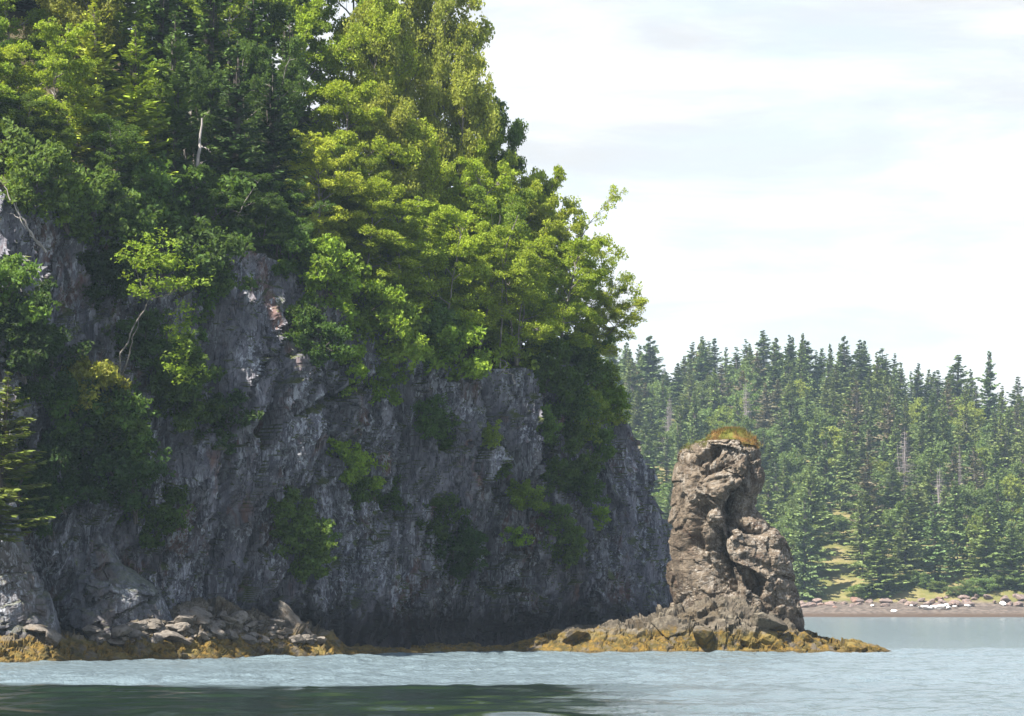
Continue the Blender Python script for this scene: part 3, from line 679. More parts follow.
def conifer(seed, H=12.0, Rb=2.4, dz=0.42, nb=6, step=0.22, tw=(0.42, 0.11), base=0.1, droop=0.25, trunk_r=0.14, power=0.85, ragged=0.25, stub=False):
    rs = np.random.default_rng(seed); wood = Geo(); tc_, td_, tl_ = [], [], []
    n = 8; zz = np.linspace(-0.5, H, n)
    wob = np.cumsum(rs.normal(0, .03, (n, 2)), 0)
    wood.add(*tube(np.stack([wob[:, 0], wob[:, 1], zz], -1), np.linspace(trunk_r, .015, n), 6))
    z = base * H
    while z < H * 0.985:
        fr_ = (z - base * H) / (H * (1 - base)); Rz = Rb * (1 - fr_) ** power * min(1, 0.55 + fr_ * 4) + 0.06
        for b in range(nb if fr_ < .85 else 4):
            az = rs.uniform(0, 6.283); Lb = Rz * rs.uniform(1 - 2 * ragged, 1 + ragged)
            if Lb < .08 or rs.uniform() < ragged * 0.35: continue
            el = -droop + 0.75 * fr_ + rs.uniform(-.12, .12)
            d_ = np.array([math.cos(az) * math.cos(el), math.sin(az) * math.cos(el), math.sin(el)]); sd = np.array([-math.sin(az), math.cos(az), 0])
            p0 = np.array([np.interp(z, zz, wob[:, 0]), np.interp(z, zz, wob[:, 1]), z + rs.uniform(-.2, .2) * dz])
            m = max(2, int(Lb / step)); a_ = (np.arange(m) + .5) / m
            pts = p0 + d_ * (Lb * a_)[:, None] + np.array([0, 0, 1]) * (0.16 * Lb * a_ ** 2)[:, None]
            if Lb > .3: wood.add(*tube(np.stack([p0, pts[m // 2], pts[-1]]), [trunk_r * (.22 if not stub else .3), trunk_r * .14, .006], 4))
            if stub:
                for q in range(m):
                    if rs.uniform() < .6:
                        q1 = pts[q] + (d_ * .6 + sd * rs.choice([-1, 1]) + rs.normal(0, .3, 3)) * Lb * .22
                        wood.add(*tube(np.stack([pts[q], (pts[q] + q1) / 2, q1]), [trunk_r * .12, trunk_r * .08, .01], 3))
                continue
            for sgn in (-1, 1, 0):
                l_ = tw[0] * (1.15 - .55 * a_) * rs.uniform(.7, 1.25, m) * min(1, 0.3 + 0.45 * Lb)
                dirs = d_ * (.75 if sgn else 1) + sd * sgn * .8 + rs.normal(0, .16, (m, 3)) + np.array([0, 0, -.12])
                dirs /= np.linalg.norm(dirs, axis=1)[:, None]
                tc_.append(pts); td_.append(dirs); tl_.append(l_)
        z += dz * rs.uniform(.75, 1.25) * (1 - .4 * fr_)
    if stub: return wood.out(), None
    c = np.vstack(tc_); d_ = np.vstack(td_); l_ = np.concatenate(tl_)[:, None]; n = len(c)
    nn = rs.normal(0, .55, (n, 3)) + np.array([0, 0, 1.0]); sdv = np.cross(d_, nn); sdv /= np.linalg.norm(sdv, axis=1)[:, None]
    w_ = tw[1] * rs.uniform(.7, 1.3, n)[:, None]
    v_ = np.stack([c - sdv * w_ * .5, c + sdv * w_ * .5, c + d_ * l_ * .65 + sdv * w_ * .6, c + d_ * l_, c + d_ * l_ * .65 - sdv * w_ * .6], 1).reshape(-1, 3)
    return wood.out(), (v_, np.arange(n * 5).reshape(-1, 5))

def kinds(builder, n, seed0, wname, lname, wmat, lmat, **kw):
    out = []
    for i in range(n):
        (wv, wf), lv = builder(seed0 + i, **kw)
        out.append((mesh_of(wname, wv, wf, wmat, True), mesh_of(lname, lv[0], lv[1], lmat) if lv is not None else None))
    return out
K = {}
K['maple'] = kinds(broadleaf, 4, 1000, 'trunk', 'crown', M_bark, M_leaf, leaf=0.145, per=62, flat=0.5, crad=0.38)
K['birch'] = kinds(broadleaf, 3, 1100, 'trunk', 'crown', M_bark, M_leaf, leaf=0.14, per=60, flat=0.8, crad=0.38, up=0.7, nl=22)
K['clump'] = kinds(broadleaf, 3, 1200, 'trunk', 'crown', M_bark, M_leaf, leaf=0.14, per=58, flat=0.6, crad=0.38, stems=3, base=0.12)
K['open'] = kinds(broadleaf, 2, 1300, 'trunk', 'crown', M_bark, M_leaf, leaf=0.15, per=38, flat=0.65, crad=0.36, nl=16, stray=0.9, up=0.25)
K['shrub'] = kinds(broadleaf, 4, 1400, 'stem', 'foliage', M_bark_dark, M_leaf, H=2.0, Rc=1.15, nl=12, leaf=0.15, per=13, flat=0.7, crad=0.2, stems=3, base=0.05, trunk_r=0.035, stray=0.6)
K['spruce'] = kinds(conifer, 3, 1500, 'trunk', 'crown', M_bark_dark, M_needle, dz=0.3, nb=7, base=0.03, tw=(0.45, 0.14), trunk_r=0.11)
K['fir'] = kinds(conifer, 2, 1600, 'trunk', 'crown', M_bark_dark, M_needle, tw=(0.50, 0.12), dz=0.5, nb=8, step=0.16, droop=0.0, ragged=0.3, base=0.04, trunk_r=0.11)
K['far_spruce'] = kinds(conifer, 6, 1700, 'trunk', 'crown', M_bark_dark, M_needle, H=16, Rb=3.9, dz=0.55, nb=7, step=0.36, tw=(0.8, 0.26), droop=0.3, base=0.03, ragged=0.28, power=0.95)
K['far_ragged'] = kinds(conifer, 3, 1750, 'trunk', 'crown', M_bark_dark, M_needle, H=16, Rb=3.6, dz=0.7, nb=6, step=0.38, tw=(0.75, 0.24), droop=0.22, base=0.08, ragged=0.4, power=0.95)
K['far_broad'] = kinds(broadleaf, 3, 1800, 'trunk', 'crown', M_bark_dark, M_leaf, H=9, Rc=3.2, leaf=0.38, per=13, flat=0.65, crad=0.6)
K['far_dead'] = kinds(conifer, 2, 1850, 'trunk', 'crown', M_snag, M_needle, H=16, Rb=3.6, dz=0.75, nb=5, step=0.6, stub=True, base=0.12, trunk_r=0.13, droop=0.5)
NOM = {'maple': (9, 3), 'birch': (9, 3), 'clump': (9, 3), 'open': (9, 3), 'shrub': (2, 1.15), 'spruce': (12, 2.4), 'fir': (12, 2.4), 'far_spruce': (16, 3.3), 'far_ragged': (16, 2.6), 'far_broad': (9, 3.2), 'far_dead': (16, 2.4)}
def plant(kind, name, loc, H, Rr, color, label, cat='tree', group=None, tilt=(0, 0), var=None, dead_twigs=False):
    w, l = K[kind][var if var is not None else random.randrange(len(K[kind]))]
    root = bpy.data.objects.new(name, None); C.objects.link(root)
    root.location = loc; h0, r0 = NOM[kind]
    root.scale = (Rr / r0, Rr / r0, H / h0)
    root.rotation_mode = 'QUATERNION'
    ax = Vector((-tilt[1], tilt[0], 0)); an = math.hypot(*tilt)
    q = Euler((0, 0, random.uniform(0, 6.283))).to_quaternion()
    if an > 1e-4:
        from mathutils import Quaternion
        q = Quaternion(ax.normalized(), an) @ q
    root.rotation_quaternion = q
    link(w.name.split('.')[0], w, root)
    if l is not None: link(l.name.split('.')[0], l, root, color)
    return tag(root, label, cat, group)

# leaf colours
BRIGHT, LIME, OLIVE, GREEN, DARK, DEEP = (0.235, 0.300, 0.032), (0.280, 0.330, 0.042), (0.250, 0.275, 0.054), (0.175, 0.245, 0.032), (0.075, 0.122, 0.026), (0.038, 0.066, 0.019)
def jit(c, a=0.12):
    k_ = random.uniform(1 - a, 1 + a); return tuple(x * k_ * random.uniform(1 - a * .25, 1 + a * .25) for x in c)
random.seed(33)
def slope_tree(px_, t_, top, rpx, kind, col, label, tilt=(0, 0), name=None):
    g_ = slope_pt(px_, t_); ppm = F / g_.y
    H = max(2.5, (CAMZ + (HY - top) / F * g_.y) - g_.z)
    nm = name or {'spruce': 'spruce_tree', 'fir': 'fir_tree', 'birch': 'birch_tree'}.get(kind, 'broadleaf_tree')
    return plant(kind, nm, g_ - Vector((0, 0, 0.15)), H, rpx / ppm, jit(col), label, 'tree', 'trees on the headland', tilt)
T = [  # column, depth, top row, radius in px, kind, colour, label
 # skyline, left to right
 (425, .9, -45, 60, 'birch', OLIVE, 'olive-green birch at the top of the skyline, cut by the upper edge of the photo'),
 (440, .85, 4, 42, 'open', OLIVE, 'thin-leaved tree whose lacy crown meets the sky highest on the headland skyline'),
 (480, .8, 70, 44, 'clump', DARK, 'dark green tree on the skyline just below the lacy highest crown'),
 (520, .62, 108, 40, 'clump', DARK, 'dark rounded crown on the skyline, in shade beside bright leaves'),
 (548, .5, 168, 42, 'maple', BRIGHT, 'bright green maple stepping down the skyline below the dark rounded crown'),
 (573, .22, 196, 36, 'open', LIME, 'open-crowned tree at the tip of the wood, its branches reaching out over the sky', (0.15, -0.05)),
 (582, .10, 262, 28, 'open', BRIGHT, 'lowest sparse tree of the wood, its twigs hanging farthest right against the sky', (0.25, -0.1)),
 # second line behind the skyline
 (385, .9, -70, 60, 'birch', OLIVE, 'olive birch behind the upper crowns, top out of frame above mid wood'),
 (345, .95, -90, 60, 'maple', GREEN, 'tall green maple high on the slope, top out of frame, left of the olive birches'),
 (295, .95, -110, 60, 'maple', GREEN, 'tall green tree high on the slope beside the dark spruces'),
 (398, .62, 0, 58, 'birch', OLIVE, 'large fine-leaved olive birch filling the top of the bright wood'),
 (360, .65, 4, 55, 'birch', LIME, 'yellow-green birch left of the large olive birch near the top of the wood'),
 (315, .68, -10, 50, 'maple', BRIGHT, 'bright maple between the dark spruces and the yellow-green birch near the top'),
 (455, .62, 62, 50, 'birch', OLIVE, 'olive birch right of centre in the upper wood, under the lacy skyline crown'),
 (490, .55, 128, 48, 'maple', BRIGHT, 'bright green maple in mid-slope under the dark skyline trees'),
 (530, .42, 170, 46, 'maple', LIME, 'lime-green maple low under the dark rounded skyline crown'),
 # middle of the slope
 (335, .38, 78, 55, 'maple', BRIGHT, 'bright maple in mid-slope, right beside the shaded spruce trunks'),
 (380, .38, 92, 55, 'birch', OLIVE, 'broad olive birch in the very middle of the wood'),
 (425, .36, 118, 55, 'birch', LIME, 'yellow-green birch in mid-slope, right of the broad olive birch'),
 (468, .34, 158, 52, 'maple', BRIGHT, 'bright maple in mid-slope with bare branches showing at its right'),
 (508, .28, 190, 46, 'clump', GREEN, 'green multi-stemmed tree with a tangle of bare branches below it'),
 (548, .2, 205, 46, 'maple', LIME, 'lime-green maple beside the open-crowned tree at the tip of the wood'),
 # front line along the cliff edge; brighter leaf colours replace missing sunlight
 (322, .10, 132, 50, 'maple', LIME, 'bright maple at the cliff edge, first bright crown right of the shaded spruces', (0.05, -0.1)),
 (362, .08, 175, 52, 'maple', BRIGHT, 'sunlit maple on the cliff edge above the pale lichened rock face', (0.06, -0.15)),
 (402, .08, 196, 52, 'maple', BRIGHT, 'green maple on the cliff edge where the edge dips lowest on its left', (0.06, -0.18)),
 (440, .07, 206, 50, 'clump', BRIGHT, 'multi-stemmed bright tree overhanging the middle of the cliff edge', (0.08, -0.18)),
 (478, .07, 222, 50, 'maple', BRIGHT, 'bright maple overhanging the cliff edge above the white bare root', (0.08, -0.15)),
 (515, .07, 235, 48, 'clump', BRIGHT, 'green multi-stemmed tree on the cliff edge, above the root and left of the hanging ivy', (0.1, -0.15)),
 (552, .08, 232, 48, 'maple', BRIGHT, 'bright maple on the cliff edge above the dark hanging thicket', (0.16, -0.12)),
 (578, .05, 285, 38, 'clump', LIME, 'small green tree low on the cliff edge at the right end of the wood', (0.2, -0.1)),
 (262, .03, 188, 34, 'clump', DARK, 'low dark leafy tree added to shade the pale lichened face, leaning out under the edge spruces', (0.02, -0.28)),  # added tree, a blocker that shades the sunlit rib below
 # shaded spruces
 (232, .10, 40, 44, 'spruce', DEEP, 'dark spruce at the cliff edge, just right of the broken pale trunk'),
 (272, .12, 60, 44, 'spruce', DEEP, 'dark spruce with thin bare lower trunk beside the first bright maple'),
 (252, .42, -20, 46, 'spruce', DARK, 'grey-green spruce behind the two dark edge spruces'),
 (210, .40, -60, 48, 'spruce', DARK, 'spruce behind the broken pale trunk, top out of frame'),
 (288, .48, 10, 42, 'spruce', DARK, 'slim spruce in the shade next to the bright upper maple'),
 (175, .12, 10, 46, 'fir', DARK, 'dark fir with lit branch tips left of the broken pale trunk'),
 (240, .85, -140, 50, 'spruce', DARK, 'spruce high behind the others, its top far out of frame'),
 (180, .75, -150, 55, 'spruce', DARK, 'tall spruce at the back of the left wood, top far out of frame'),
 # upper left
 (140, .10, 20, 52, 'fir', BRIGHT, 'fir with broad sunlit yellow-green sprays in the upper left'),
 (95, .12, -5, 55, 'fir', LIME, 'large fir with flat bright sprays near the upper left corner'),
 (48, .10, 20, 55, 'maple', BRIGHT, 'sunlit maple between the two sides of the upper left corner, left of the large fir'),
 (8, .10, 35, 52, 'maple', LIME, 'yellow-green maple cut by the left edge of the photo'),
 (-38, .10, 40, 52, 'maple', GREEN, 'green maple mostly outside the left edge of the photo'),
 (120, .45, -70, 56, 'fir', GREEN, 'green fir behind the broad sunlit sprays, top out of frame'),
 (70, .42, -70, 58, 'birch', OLIVE, 'olive birch behind the large fir at upper left, top out of frame'),
 (20, .42, -60, 58, 'maple', GREEN, 'green tree behind the yellow-green maple at the left edge'),
 (-35, .42, -60, 58, 'maple', GREEN, 'green tree in the second line outside the left edge'),
 (160, .42, -80, 50, 'spruce', DARK, 'dark spruce in the second line behind the lit fir tips'),
 (215, .92, -120, 60, 'spruce', DEEP, 'dark spruce on the ridge far behind the broken pale trunk, top out of frame'),
 (150, .92, -130, 60, 'spruce', DEEP, 'dark spruce on the ridge behind the lit fir, top out of frame'),
 (100, .92, -130, 60, 'fir', DARK, 'dark fir on the ridge behind the large fir at upper left'),
 (50, .92, -130, 60, 'spruce', DEEP, 'dark spruce on the ridge at far upper left, left of the dark fir'),
 (0, .92, -130, 60, 'spruce', DEEP, 'dark spruce on the ridge at the very left edge, top out of frame'),
 (265, .7, -60, 50, 'maple', DARK, 'dark leafy tree filling the gap among the upper spruces'),
 (225, .6, -60, 50, 'maple', GREEN, 'green leafy tree among the upper spruces left of the dark leafy one'),
 (130, .65, -80, 50, 'maple', GREEN, 'green leafy tree in the third line behind the broad sunlit sprays'),
 (85, .65, -80, 50, 'spruce', DEEP, 'dark spruce in the third line behind the large fir'),
 (195, .25, 30, 44, 'clump', DARK, 'dark leafy tree just behind the broken pale trunk'),
 (250, .25, 40, 40, 'clump', DARK, 'dark leafy tree wedged behind the two dark edge spruces'),
 (150, .2, 60, 44, 'maple', GREEN, 'leafy tree close behind the fir with broad sunlit sprays'),
 (-80, .1, 20, 60, 'maple', GREEN, 'leafy tree out of frame beyond the left edge'),
 (-130, .1, 20, 60, 'maple', GREEN, 'leafy tree farther out of frame beyond the left edge'),
]
for row in T:
    px_, t_, top, rpx, kind, col, lab = row[:7]
    slope_tree(px_, t_, top, rpx, kind, col, lab, row[7] if len(row) > 7 else (0.02, -0.06))
# fillers inside the wood
for i in range(16):
    px_ = random.uniform(300, 540); t_ = random.uniform(.2, .75)
    g_ = slope_pt(px_, t_)
    plant('clump', 'broadleaf_tree', g_, random.uniform(4.5, 6.5), random.uniform(2.0, 2.6), jit(GREEN, .25), 'understorey tree half hidden among the taller bright crowns of the wood', 'tree', 'understorey trees of the headland wood', (0.03, -.1))
for i in range(10):
    px_ = random.uniform(-10, 300); t_ = random.uniform(.03, .5)
    g_ = slope_pt(px_, t_)
    plant('clump', 'broadleaf_tree', g_, random.uniform(3.0, 5.0), random.uniform(1.6, 2.3), jit(DARK, .25), 'low dark tree in the shade under the spruces of the left wood', 'tree', 'understorey trees of the left wood', (0.03, -.1))

# shrubs rooted in the cliff face: column, row, radius px, colour, label
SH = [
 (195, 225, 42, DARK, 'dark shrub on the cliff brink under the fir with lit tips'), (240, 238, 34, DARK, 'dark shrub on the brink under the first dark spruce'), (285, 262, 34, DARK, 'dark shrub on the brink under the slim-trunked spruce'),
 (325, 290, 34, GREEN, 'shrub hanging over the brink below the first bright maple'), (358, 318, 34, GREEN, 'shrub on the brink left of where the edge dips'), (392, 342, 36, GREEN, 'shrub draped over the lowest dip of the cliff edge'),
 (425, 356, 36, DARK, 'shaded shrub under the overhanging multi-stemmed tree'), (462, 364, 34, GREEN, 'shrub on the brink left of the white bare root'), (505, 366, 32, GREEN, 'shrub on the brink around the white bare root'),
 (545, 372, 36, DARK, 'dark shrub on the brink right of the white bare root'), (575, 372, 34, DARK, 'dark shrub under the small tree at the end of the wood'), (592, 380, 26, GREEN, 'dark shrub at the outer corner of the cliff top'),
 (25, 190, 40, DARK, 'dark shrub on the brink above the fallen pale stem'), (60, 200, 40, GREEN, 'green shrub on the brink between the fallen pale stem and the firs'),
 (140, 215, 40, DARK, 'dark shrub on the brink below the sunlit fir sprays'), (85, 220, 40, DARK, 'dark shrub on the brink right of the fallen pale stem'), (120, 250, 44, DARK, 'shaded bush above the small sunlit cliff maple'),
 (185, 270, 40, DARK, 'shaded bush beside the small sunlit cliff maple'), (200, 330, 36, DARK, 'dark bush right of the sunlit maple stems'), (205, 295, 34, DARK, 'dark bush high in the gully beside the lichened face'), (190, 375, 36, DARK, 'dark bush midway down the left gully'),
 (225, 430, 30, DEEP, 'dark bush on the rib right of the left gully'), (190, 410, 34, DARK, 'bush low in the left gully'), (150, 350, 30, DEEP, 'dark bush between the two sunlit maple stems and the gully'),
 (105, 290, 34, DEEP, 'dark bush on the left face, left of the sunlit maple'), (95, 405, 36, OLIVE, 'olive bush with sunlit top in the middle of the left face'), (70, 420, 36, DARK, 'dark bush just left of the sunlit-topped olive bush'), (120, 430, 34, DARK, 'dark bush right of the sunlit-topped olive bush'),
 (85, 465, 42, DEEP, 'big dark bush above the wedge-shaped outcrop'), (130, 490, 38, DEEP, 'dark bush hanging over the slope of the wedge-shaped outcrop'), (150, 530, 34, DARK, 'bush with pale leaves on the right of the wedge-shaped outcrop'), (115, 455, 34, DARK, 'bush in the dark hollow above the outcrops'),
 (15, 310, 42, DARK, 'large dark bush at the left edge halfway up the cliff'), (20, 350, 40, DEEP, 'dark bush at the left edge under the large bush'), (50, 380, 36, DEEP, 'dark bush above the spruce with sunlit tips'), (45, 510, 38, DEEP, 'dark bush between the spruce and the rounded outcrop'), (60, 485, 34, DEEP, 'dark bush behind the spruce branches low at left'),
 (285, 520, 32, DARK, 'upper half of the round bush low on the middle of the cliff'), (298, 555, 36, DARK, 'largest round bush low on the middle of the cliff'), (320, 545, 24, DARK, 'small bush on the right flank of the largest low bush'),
 (303, 326, 20, DARK, 'small dark shrub added to cover a sunlit spot in the pale lichened face, close under the brink'),  # added shrub, hides a patch of rock that catches direct sun
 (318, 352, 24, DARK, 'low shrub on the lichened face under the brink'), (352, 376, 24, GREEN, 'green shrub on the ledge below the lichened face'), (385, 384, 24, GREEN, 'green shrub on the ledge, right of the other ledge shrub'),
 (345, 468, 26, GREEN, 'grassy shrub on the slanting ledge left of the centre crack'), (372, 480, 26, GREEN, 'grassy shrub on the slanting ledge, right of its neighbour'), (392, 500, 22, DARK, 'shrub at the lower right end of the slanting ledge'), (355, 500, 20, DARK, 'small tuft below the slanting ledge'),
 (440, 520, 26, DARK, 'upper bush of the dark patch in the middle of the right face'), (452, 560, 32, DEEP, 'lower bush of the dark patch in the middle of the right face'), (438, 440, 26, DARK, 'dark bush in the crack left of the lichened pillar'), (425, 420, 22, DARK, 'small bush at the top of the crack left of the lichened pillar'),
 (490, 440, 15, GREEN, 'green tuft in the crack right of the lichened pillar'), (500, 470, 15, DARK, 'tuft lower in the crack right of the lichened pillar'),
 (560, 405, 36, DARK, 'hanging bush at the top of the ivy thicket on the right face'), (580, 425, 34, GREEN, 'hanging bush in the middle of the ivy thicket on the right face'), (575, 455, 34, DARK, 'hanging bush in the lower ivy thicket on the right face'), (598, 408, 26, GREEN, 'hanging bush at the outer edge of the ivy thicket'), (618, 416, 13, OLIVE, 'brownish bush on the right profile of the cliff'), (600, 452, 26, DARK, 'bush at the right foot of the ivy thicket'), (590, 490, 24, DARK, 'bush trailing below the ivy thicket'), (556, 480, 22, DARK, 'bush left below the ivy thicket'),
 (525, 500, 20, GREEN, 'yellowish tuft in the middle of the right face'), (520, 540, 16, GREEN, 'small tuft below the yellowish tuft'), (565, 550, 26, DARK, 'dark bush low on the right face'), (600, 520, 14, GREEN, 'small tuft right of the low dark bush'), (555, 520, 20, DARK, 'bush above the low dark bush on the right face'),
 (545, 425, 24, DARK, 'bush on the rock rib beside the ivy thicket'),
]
random.seed(44)
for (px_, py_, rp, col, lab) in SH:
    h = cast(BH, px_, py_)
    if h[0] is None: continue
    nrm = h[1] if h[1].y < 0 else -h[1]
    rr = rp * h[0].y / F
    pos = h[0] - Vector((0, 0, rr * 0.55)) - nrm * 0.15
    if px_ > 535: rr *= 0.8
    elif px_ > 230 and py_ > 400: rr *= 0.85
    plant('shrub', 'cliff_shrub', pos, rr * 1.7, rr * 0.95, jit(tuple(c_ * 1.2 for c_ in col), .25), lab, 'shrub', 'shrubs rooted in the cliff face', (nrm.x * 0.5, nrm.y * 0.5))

# young maple on the left face with two pale stems
def stems_tree(name, paths, rads, sprays, col, label, leaf=0.2, per=20, flat=0.6, wmat=M_bark, crad=0.4, cat='tree', seed=3):
    rs = np.random.default_rng(seed); g_ = Geo(); base = np.array(paths[0][0])
    for p_, r_ in zip(paths, rads):
        p_ = np.array(p_); u_ = np.linspace(0, 1, len(p_)); uu = np.linspace(0, 1, 14)
        pth = np.stack([np.interp(uu, u_, p_[:, k_]) for k_ in range(3)], -1); pth[1:-1] += rs.normal(0, .035, (12, 3))
        g_.add(*tube(pth - base, np.linspace(r_, r_ * .3, 14), 6))
    v_, f_ = g_.out()
    root = bpy.data.objects.new(name, None); C.objects.link(root); root.location = base
    link('trunk', mesh_of('trunk', v_, f_, wmat, True), root)
    if sprays:
        cs = []
        for (c_, n_, sp_) in sprays: cs.append(np.array(c_) + rs.normal(0, 1, (n_, 3)) * np.array(sp_))
        cs = np.vstack(cs); idx = np.repeat(np.arange(len(cs)), per)
        off = rs.normal(0, .5, (len(idx), 3)) * crad; off[:, 2] *= flat
        lv = leaves(cs[idx] + off - base, leaf, rs, 1.2)
        link('crown', mesh_of('crown', lv[0], lv[1], M_leaf), root, col)
    return tag(root, label, cat)
h = cast(BH, 118, 384); b0 = h[0]; yy = b0.y - 1.5
stems_tree('maple_sapling', [[b0, W(122, 350, yy), W(138, 318, yy - .6), W(150, 300, yy - 1.2), W(152, 270, yy - 1.4)], [b0 + Vector((.15, 0, 0)), W(132, 345, yy), W(140, 315, yy - .5)],
                             [W(150, 300, yy - 1.2), W(165, 296, yy - 1.6), W(188, 284, yy - 2)], [W(150, 300, yy - 1.2), W(140, 285, yy - 1.5), W(134, 262, yy - 1.8)]],
           [.05, .045, .03, .03], [(W(150, 256, yy - 1.5), 34, (.75, .6, .5)), (W(172, 284, yy - 2), 16, (.7, .5, .14)), (W(146, 288, yy - 1.6), 14, (.5, .4, .25)), (W(172, 262, yy - 1.6), 12, (.4, .4, .25)), (W(178, 335, yy - .5), 26, (.35, .3, .9)), (W(185, 368, yy - .3), 14, (.35, .3, .4))],
           GREEN, 'small sunlit maple with two thin pale stems leaning out from the left cliff face')
# fallen and broken pale wood
def dead_wood(name, paths, rads, label, mat=M_pale_wood, seed=4):
    return stems_tree(name, paths, rads, None, None, label, wmat=mat, cat='dead tree', seed=seed)
Yd = cast(BH, 25, 225)[0].y - 0.8
dead_wood('fallen_dead_tree', [[W(46, 252, Yd + .9), W(30, 232, Yd), W(14, 205, Yd - .3), W(4, 186, Yd - .3)], [W(28, 228, Yd), W(16, 216, Yd - .2), W(6, 212, Yd - .2)], [W(40, 246, Yd + .5), W(22, 222, Yd - .3), W(12, 192, Yd)]], [.07, .03, .035],
          'bare pale fallen stem slanting over the cliff brink at the left edge')
g_ = slope_pt(201, .06); Yt = g_.y - 0.8
dead_wood('broken_trunk', [[Vector((W(197, 215, Yt).x, Yt, g_.z - .4)), W(196, 190, Yt), W(199, 150, Yt), W(202, 118, Yt)], [W(200, 146, Yt), W(206, 148, Yt - .2), W(211, 152, Yt - .3)], [W(199, 165, Yt), W(206, 160, Yt - .2)]], [.17, .035, .03],
          'broken pale tree trunk standing in the dark of the spruces')
g_ = slope_pt(277, .05); Yt = g_.y - 0.5
dead_wood('bare_pole', [[Vector((W(277, 240, Yt).x, Yt, g_.z - .4)), W(277, 215, Yt), W(276, 190, Yt)]], [.07], 'thin bare pole-like trunk in the shade right of the broken trunk', M_bark)
hh = cast(BH, 508, 384); Yt = hh[0].y - .6
dead_wood('bare_root', [[W(495, 378, Yt + .8), W(503, 371, Yt - .2), W(512, 374, Yt - .4), W(515, 384, Yt - .3)], [W(503, 371, Yt - .2), W(507, 364, Yt), W(500, 358, Yt + .4)]], [.06, .04], 'white bare root curling over the cliff edge below the bright maples')
hh = slope_pt(505, .07); Yt = hh.y - 2.4
dead_wood('bare_branches', [[Vector((W(500, 300, Yt).x, Yt + 1.2, hh.z - .2)), W(503, 270, Yt), W(508, 240, Yt), W(518, 215, Yt)], [W(504, 265, Yt), W(515, 262, Yt), W(528, 264, Yt)], [W(506, 250, Yt), W(498, 232, Yt), W(500, 215, Yt)]], [.06, .03, .03],
          'tangle of bare grey branches among the green crowns near the tip of the wood', M_bark)
# small spruce at the left edge with sunlit branch tips
hp = cast(BH, 4, 520)[0]
plant('fir', 'spruce_tree', Vector((W(-2, 530, 133).x, 133.2, CAMZ + (HY - 545) / F * 133.2)), (545 - 372) / F * 133.2, 66 / F * 133.2, (0.12, 0.15, 0.03), 'small spruce at the left edge with pale sunlit branch tips, above the rounded outcrop', 'tree', None, (0.1, -.05), 1)

# ------------------------------------------------------------------ far shore
def far_h(x, y):
    x = np.asarray(x, float); y = np.asarray(y, float)
    px_ = CX + x / y * F
    sh = 450 + 3.0 * np.sin(x * 0.06) 
    ridge = np.interp(px_, [200, 560, 700, 800, 900, 1024, 1400], [40, 43, 43, 44, 39, 34, 29])
    u_ = (y - sh)
    h_ = np.where(u_ < 0, u_ * 0.12, 1.7 * sstep(0, 13, u_)) + 1.3 * sstep(12, 19, u_)
    return h_ + ridge * np.clip((u_ - 18) / 185, 0, 1) ** 0.85 * (1 - .25 * sstep(200, 600, u_))
def fh(x, y): return float(far_h(x, y))
xs = np.linspace(-260, 420, 200); ys = np.concatenate([np.linspace(440, 480, 60), np.linspace(482, 760, 90), np.linspace(780, 1300, 20)])
X, Y = np.meshgrid(xs, ys); Zf = far_h(X, Y) + fbm(np.stack([X * .15, Y * .15, X * 0], -1), 4, 900) * .35 * sstep(446, 456, Y)
Zf = np.where((X < -255) | (X > 415) | (Y > 1290), -3, Zf)
m, nt = new_mat('far_ground')
out = N(nt, 'ShaderNodeOutputMaterial'); bs = N(nt, 'ShaderNodeBsdfPrincipled', i_Roughness=0.95); bs.inputs['Specular IOR Level'].default_value = 0.1
gg = N(nt, 'ShaderNodeNewGeometry'); sp = N(nt, 'ShaderNodeSeparateXYZ'); nt.links.new(gg.outputs['Position'], sp.inputs[0]); Q = mapped(nt, (1, 1, 1))
zc = mth(nt, 'ADD', sp.outputs[2], mth(nt, 'MULTIPLY', mth(nt, 'SUBTRACT', noise(nt, Q, .35, 4), .5), 1.2))
beach = mixc(nt, ramp(nt, noise(nt, Q, 1.2, 5, .7), .4, .62), (0.060, 0.048, 0.041), (0.125, 0.102, 0.086))
beach = mixc(nt, ramp(nt, sp.outputs[2], .25, .8, 1, 0), beach, (0.060, 0.042, 0.031))
grass = mixc(nt, ramp(nt, noise(nt, Q, .22, 5, .6), .42, .6), (0.100, 0.100, 0.032), (0.165, 0.138, 0.062))
nt.links.new(mixc(nt, ramp(nt, zc, 2.0, 2.8), beach, grass), bs.inputs['Base Color']); nt.links.new(bs.outputs[0], out.inputs[0])
far = link('far_hillside', mesh_of('far_hillside', np.stack([X, Y, Zf], -1).reshape(-1, 3), grid_faces(len(ys), len(xs)), m, True)); tag(far, kind='structure')

